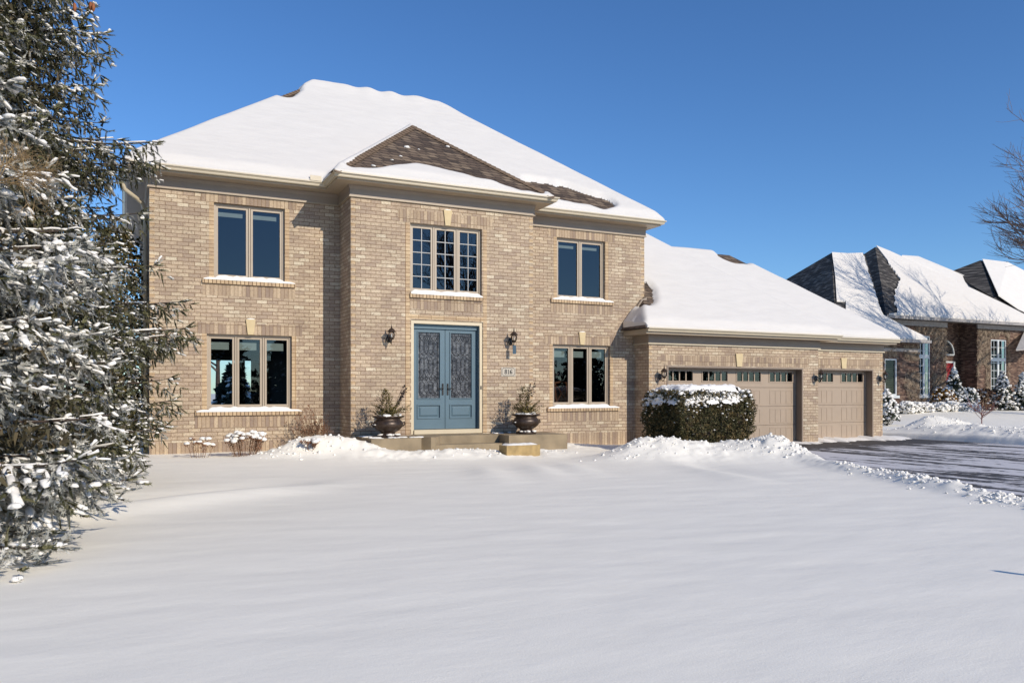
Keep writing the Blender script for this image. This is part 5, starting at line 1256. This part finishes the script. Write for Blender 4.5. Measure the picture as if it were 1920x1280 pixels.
# roofs
PN = 1.1; we = xz(1735, 638, 27.0)[1]; YE = 29.5; be = xz(1690, 592, YE)[1]
def onplane(u, v, z0, y0, p):
    r_ = (u-960)/FPX; dx, dy, dz = SA+CA*r_, CA-SA*r_, (HY-v)/FPX
    k = (z0-p*y0-CZ)/(dz-p*dy); return (dx*k, dy*k, CZ+dz*k)
eL = (29.66, 27.0, we); eR = onplane(1740, 637, we, 27.0, PN); eR = (eR[0], 27.0, we)
pts = [eL, eR]+[onplane(u_, v_, we, 27.0, PN) for u_, v_ in ((1690, 611), (1655, 592), (1648, 570), (1636, 525), (1621, 476), (1590, 476), (1559, 474))]
nr_ = MB(); nr_.add(pts, [tuple(range(len(pts)))])
apx = pts[-1]; nr_.add([eL, apx, (29.66+.0, 40.0, we), ], [(0, 1, 2)]); nr_.add([apx, (29.66, 40, we), (38, 40, we+2)], [(0, 1, 2)])
bA = onplane(1641, 463, be, YE, PN); bR = (50.5, YE, be); bL = (bA[0]-(bA[1]-YE), YE, be)
nr_.add([bL, bR, bA], [(0, 1, 2)]); nr_.add([bL, bA, (bL[0], 40, be)], [(0, 1, 2)])
# low skirt under the projecting eaves
nr_.box(eL[0], eR[0], 26.98, 27.4, we-.14, we-.02); nr_.box(bL[0], 50.5, YE-.02, YE+.5, be-.16, be-.02)
rA = W(1720, 483, 37.5); rB = W(1690, 481, 37.0)
nr_.add([W(1640, 560, 36), W(1692, 482, 37), W(1722, 484, 37.3), W(1785, 510, 36.5), W(1960, 610, 33.5), W(1900, 640, 33)], [(0, 1, 2, 3, 4, 5)])
c3 = W(1838, 488, 36.0); nr_.add([W(1780, 510, 37.0), W(1866, 560, 33.2), c3], [(0, 1, 2)]); nr_.add([c3, W(1866, 560, 33.2), W(1960, 620, 32.5), W(2010, 560, 36), W(1890, 496, 36.2)], [(0, 1, 2, 3, 4)])
nroof = nr_.build('roof', M['nshingle'], NH)
ng = MB(); ng.box(eL[0], eR[0]+.05, 26.86, 26.975, we-.14, we); ng.box(bL[0]-.1, 50.5, YE-.15, YE-.022, be-.16, be); ng.build('gutter', M['stone'], NH)
def slab_snow(name, poly, up=.10, jitter=.0):
    c = Vector((0, 0, 0))
    pp = [Vector(p)+Vector((0, 0, up)) for p in poly]; m = MB(); m.slab([tuple(p) for p in pp], up-.01); return m.build(name, M['roofsnow'], NH)
sp = [onplane(u_, v_, we, 27.0, PN) for u_, v_ in ((1569, 560), (1587, 563), (1588, 590), (1605, 615), (1600, 636), (1640, 640))]
def rag(a, b, n, amp, seed):
    rs = random.Random(seed); o = []
    for i in range(n+1):
        t_ = i/n; o.append((a[0]+(b[0]-a[0])*t_+(rs.uniform(-amp, amp) if 0 < i < n else 0), a[1]+(b[1]-a[1])*t_))
    return o
front = [(1560, 476), (1590, 478), (1618, 477)]+rag((1618, 477), (1634, 530), 14, 1.2, 1)[1:]+rag((1634, 530), (1652, 585), 16, 1.5, 2)[1:]+[(1657, 594), (1690, 612), (1739, 636)]
bot = [onplane(1740, 637, we, 27.0, PN), (31.0, 27.02, we)]
slab_snow('roof_snow', [onplane(u_, v_, we, 27.0, PN) for u_, v_ in front]+[(eR[0]-.05, 27.02, we), (29.9, 27.02, we)]+[onplane(u_, v_, we, 27.0, PN) for u_, v_ in ((1586, 590), (1586, 567), (1569, 566), (1566, 520))])
bf = [(1643, 463), (1668, 473), (1692, 484), (1730, 502), (1780, 524), (1830, 547), (1880, 571), (1925, 594)]
left = rag((1682, 590), (1676, 558), 12, 2.5, 5)+rag((1676, 558), (1688, 524), 14, 3, 6)[1:]+rag((1688, 524), (1664, 490), 14, 2.5, 7)[1:]
slab_snow('roof_snow', [onplane(u_, v_, be, YE, PN) for u_, v_ in bf]+[(50.4, YE+.02, be), (bL[0]+.25, YE+.02, be)]+[onplane(u_, v_, be, YE, PN) for u_, v_ in left])
slab_snow('roof_snow', [W(1645, 555, 35.9), W(1692, 481, 36.9), W(1722, 483, 37.2), W(1785, 509, 36.4), W(1866, 543, 35.0), W(1960, 607, 33.4), W(1900, 640, 32.9)])
slab_snow('roof_snow', [W(1842, 488, 35.9), W(1872, 555, 33.1), W(1960, 615, 32.4), W(2010, 555, 35.9), W(1890, 494, 36.1)])
# small porch roof at the far right
sp_ = MB(); sp_.slab([W(1905, 655, 28.6), W(1960, 650, 28.6), W(1960, 620, 29.9), W(1920, 622, 29.9)], .08); sp_.build('porch_roof', M['stone'], NH)

# ---------------------------------------------------------------- neighbour planting
def cone_shrub(u, vb, vt, Y, wpx, label, seed, mat='pine', name='conical_evergreen', group=None, cat='shrub', snow=1.0, round_=False, lab2=None):
    nr = np.random.default_rng(seed); x, _, ztop = W(u, vt, Y); x, _, zbot = W(u, vb, Y); zg = gz(x, Y); zbot = min(zbot, zg+.1)
    sc = Y/(CA-SA*(u-960)/FPX)/FPX; Rr = wpx/2*sc; h = ztop-zbot
    T = thing(name, label, cat, (x, Y, zbot), group)
    MB().tube([(x, Y, zbot-.1), (x, Y, zbot+h*.85)], [.05, .012], 6).build('stem', M['bark'], T)
    n = int(1300*min(2.2, max(.5, h))); t = nr.uniform(0, 1, n); ph = nr.uniform(0, 6.28, n)
    pr_ = (np.sqrt(np.clip(1-(2*t-1)**2*.85, 0, 1)) if round_ else (1-t)**.75*np.clip(t*9, .3, 1))
    rr = Rr*pr_*nr.uniform(.5, 1.05, n)*(1+.22*np.sin(ph*4+t*11)+.15*np.sin(ph*7-t*17))
    Pp = np.stack([x+rr*np.cos(ph), Y+rr*np.sin(ph), zbot+t*h], 1)
    leafy(T, 'foliage', Pp, .11, mat, n_up=.2, rs=nr)
    m_ = int(n*.16*snow); s = MB(); ii = nr.choice(n, m_); pr2 = random.Random(seed)
    for i in ii:
        p = Pp[i]; k = pr2.uniform(.035, .085)*(1 if h > 1 else .9); o_ = (p[0]-x)*.12, (p[1]-Y)*.12
        s.blob((p[0]+o_[0], p[1]+o_[1], p[2]+.03), k*1.2, k*1.1, k*.75, 6, 4, .25)
    s.build('snow', M['clump'], T, smooth=True)
    return T
cone_shrub(1788, 778, 690, 27.6, 46, 'tall snow-flecked conical evergreen in front of the red door', 1, snow=1.3)
cone_shrub(1880, 776, 698, 27.2, 44, 'snow-flecked evergreen below the right tall window of the brick house', 2, snow=1.3)
cone_shrub(1918, 774, 700, 26.6, 40, 'snow-flecked evergreen cut by the right edge of the picture', 3, snow=1.2)
cone_shrub(1812, 776, 728, 27.3, 34, 'small rounded snowy shrub right of the tall conical evergreen', 4, round_=True, name='snowy_shrub', snow=1.5)
cone_shrub(1768, 776, 728, 27.4, 40, 'dry orange-leaved shrub with snow balls left of the tall conical evergreen', 5, mat='orangeleaf', round_=True, name='orange_shrub', snow=1.1)
cone_shrub(1663, 788, 732, 23.0, 44, 'snowy evergreen shrub peeking out beside the garage corner', 6, round_=False, name='corner_shrub', snow=1.2)
cone_shrub(1846, 776, 730, 28.0, 60, 'bare reddish thicket between the two snow-flecked evergreens', 17, mat='twig', round_=True, name='bare_thicket', snow=.35)
for k in range(15):
    u_ = 1678+k*10.5+rng.uniform(-3, 3); cone_shrub(u_, 776+rng.uniform(-2, 2), 757+rng.uniform(-4, 4), 26.6+rng.uniform(-.4, .4), 22, 'low snow-buried shrub in the neighbouring bed', 30+k, round_=True, name='low_shrub', group='low snow-buried shrubs along the neighbouring bed', snow=5)
# young sapling by the neighbour's drive
x, y = 27.6, 18.6; rs = random.Random(12)
T = thing('young_sapling', 'young leafless sapling standing in the snow by the far mound', 'tree', (x, y, gz(x, y)))
m = MB(); z = gz(x, y); m.tube([(x, y, z-.1), (x, y, z+.5), (x+.02, y, z+1.0)], [.022, .018, .008], 6); m.build('trunk', M['ntwig'], T)
m = MB()
for k in range(11):
    a = k*6.28/11; r_ = rs.uniform(.3, .52); z1_ = z+rs.uniform(.3, .6)
    pts = [(x, y, z1_), (x+r_*.6*math.cos(a), y+r_*.6*math.sin(a), z1_+.2), (x+r_*math.cos(a), y+r_*math.sin(a), z1_+.62)]
    m.tube(pts, [.011, .008, .004], 4)
    for j in range(4): d_ = (math.cos(a)+rs.gauss(0, .5), math.sin(a)+rs.gauss(0, .5), 1.0); twigs(m, pts[1], d_, .22, .004, 1, rs, .4, 2)
m.build('branches', M['ntwig'], T)

# ---------------------------------------------------------------- bare trees
def bare_tree(x, y, h, label, seed, spread=1.0, kids=4, depth=5, mat='greytwig', group=None, lean=(0, 0), low=.22, nb=9):
    z = gz(x, y); T = thing('bare_tree', label, 'tree', (x, y, z), group); rs = random.Random(seed)
    tr = MB(); tr.tube([(x, y, z-.2), (x+lean[0]*.3, y, z+h*.25), (x+lean[0], y+lean[1], z+h*.55)], [h*.022, h*.017, h*.011], 9); tr.build('trunk', M['bark'], T, smooth=True)
    cr_ = MB()
    def grow(p, d, l, r_, dep):
        p = Vector(p); d = d.normalized(); n_ = 4; pts = [p]; dd = d.copy()
        for i in range(n_):
            dd = (dd+Vector((rs.gauss(0, .11), rs.gauss(0, .11), rs.gauss(0, .08)+.06))).normalized(); pts.append(pts[-1]+dd*l/n_)
        cr_.tube(pts, [max(.0032, r_*(1-.5*i/n_)) for i in range(n_+1)], 3 if r_ < .03 else 5, False)
        if dep <= 0: return
        nk = kids if dep > 1 else kids+1
        for k in range(nk):
            t_ = rs.uniform(.3, 1); i = min(n_-1, int(t_*n_)); q_ = pts[i]+(pts[i+1]-pts[i])*(t_*n_-i)
            nd = dd+Vector((rs.gauss(0, .55), rs.gauss(0, .55), rs.gauss(0, .35)))*spread
            grow(q_, nd, l*rs.uniform(.55, .78), r_*.55, dep-1)
    for k in range(nb):
        a = k*2.4+rs.uniform(-.3, .3); f = rs.uniform(low, .55); base = (x+lean[0]*f*1.6, y+lean[1]*f*1.6, z+h*f)
        grow(base, Vector((math.cos(a)*1.0, math.sin(a)*1.0, rs.uniform(.25, .9))), h*rs.uniform(.26, .36), h*.008, depth-1)
    grow((x+lean[0], y+lean[1], z+h*.54), Vector((0, 0, 1)), h*.3, h*.009, depth-1)
    cr_.build('crown', M[mat], T); return T
bare_tree(40.6, 20.5, 13.5, 'large leafless tree reaching in from the right edge above the neighbouring roof', 21, .95, 4, 5, low=.16, nb=15)
bare_tree(25, -27, 15, 'bare tree across the street behind the viewpoint, mirrored in the upper windows', 4, .9, 4, 4)
# garden behind the house, seen through both windows
bare_tree(3.7, 37, 6, 'bare tree in the back garden seen through the lower left window', 14, .8, 4, 4)
def far_spruce(x, y, h, r_, label, seed, group):
    nr = np.random.default_rng(seed); z = gz(x, y); T = thing('distant_spruce', label, 'tree', (x, y, z), group)
    MB().tube([(x, y, z-.1), (x, y, z+h*.95)], [.18, .03], 6).build('trunk', M['bark'], T)
    n = 6000; t = nr.uniform(0, 1, n)**1.3; ph = nr.uniform(0, 6.28, n); rr = r_*(1-t)**.9*nr.uniform(.1, 1, n)*(1+.2*np.sin(t*60))
    Pp = np.stack([x+rr*np.cos(ph), y+rr*np.sin(ph), z+.2+t*h], 1); leafy(T, 'foliage', Pp, .36, 'pine', n_up=-.2, rs=nr)
    V, F_ = caps(Pp[:240], unit(np.stack([np.cos(ph[:240]), np.sin(ph[:240]), -.3+0*ph[:240]], 1)), np.full(240, .3), np.full(240, .09), nr); np_mesh('snow', V, F_, M['clump'], T, smooth=True)
far_spruce(4.1, 34.5, 2.0, .9, 'small snowy spruce in the back garden behind the lower left window', 3, None)
for k, (x_, y_, h_) in enumerate(((-3, -37, 8), (2, -36, 8.5), (8, -38, 9.5), (13, -36, 8.5), (18, -38, 9.5), (23, -39, 9), (28, -36, 9.5), (33, -37, 9), (38, -37, 9.5), (43, -36, 9.5), (50, -38, 9), (57, -37, 10))):  # spruces added out of view to block bright horizon in window reflections
    far_spruce(x_, y_, h_, 3.4, 'dark spruce added unseen behind the viewpoint for window reflections', 60+k, 'spruces added across the street for window reflections')
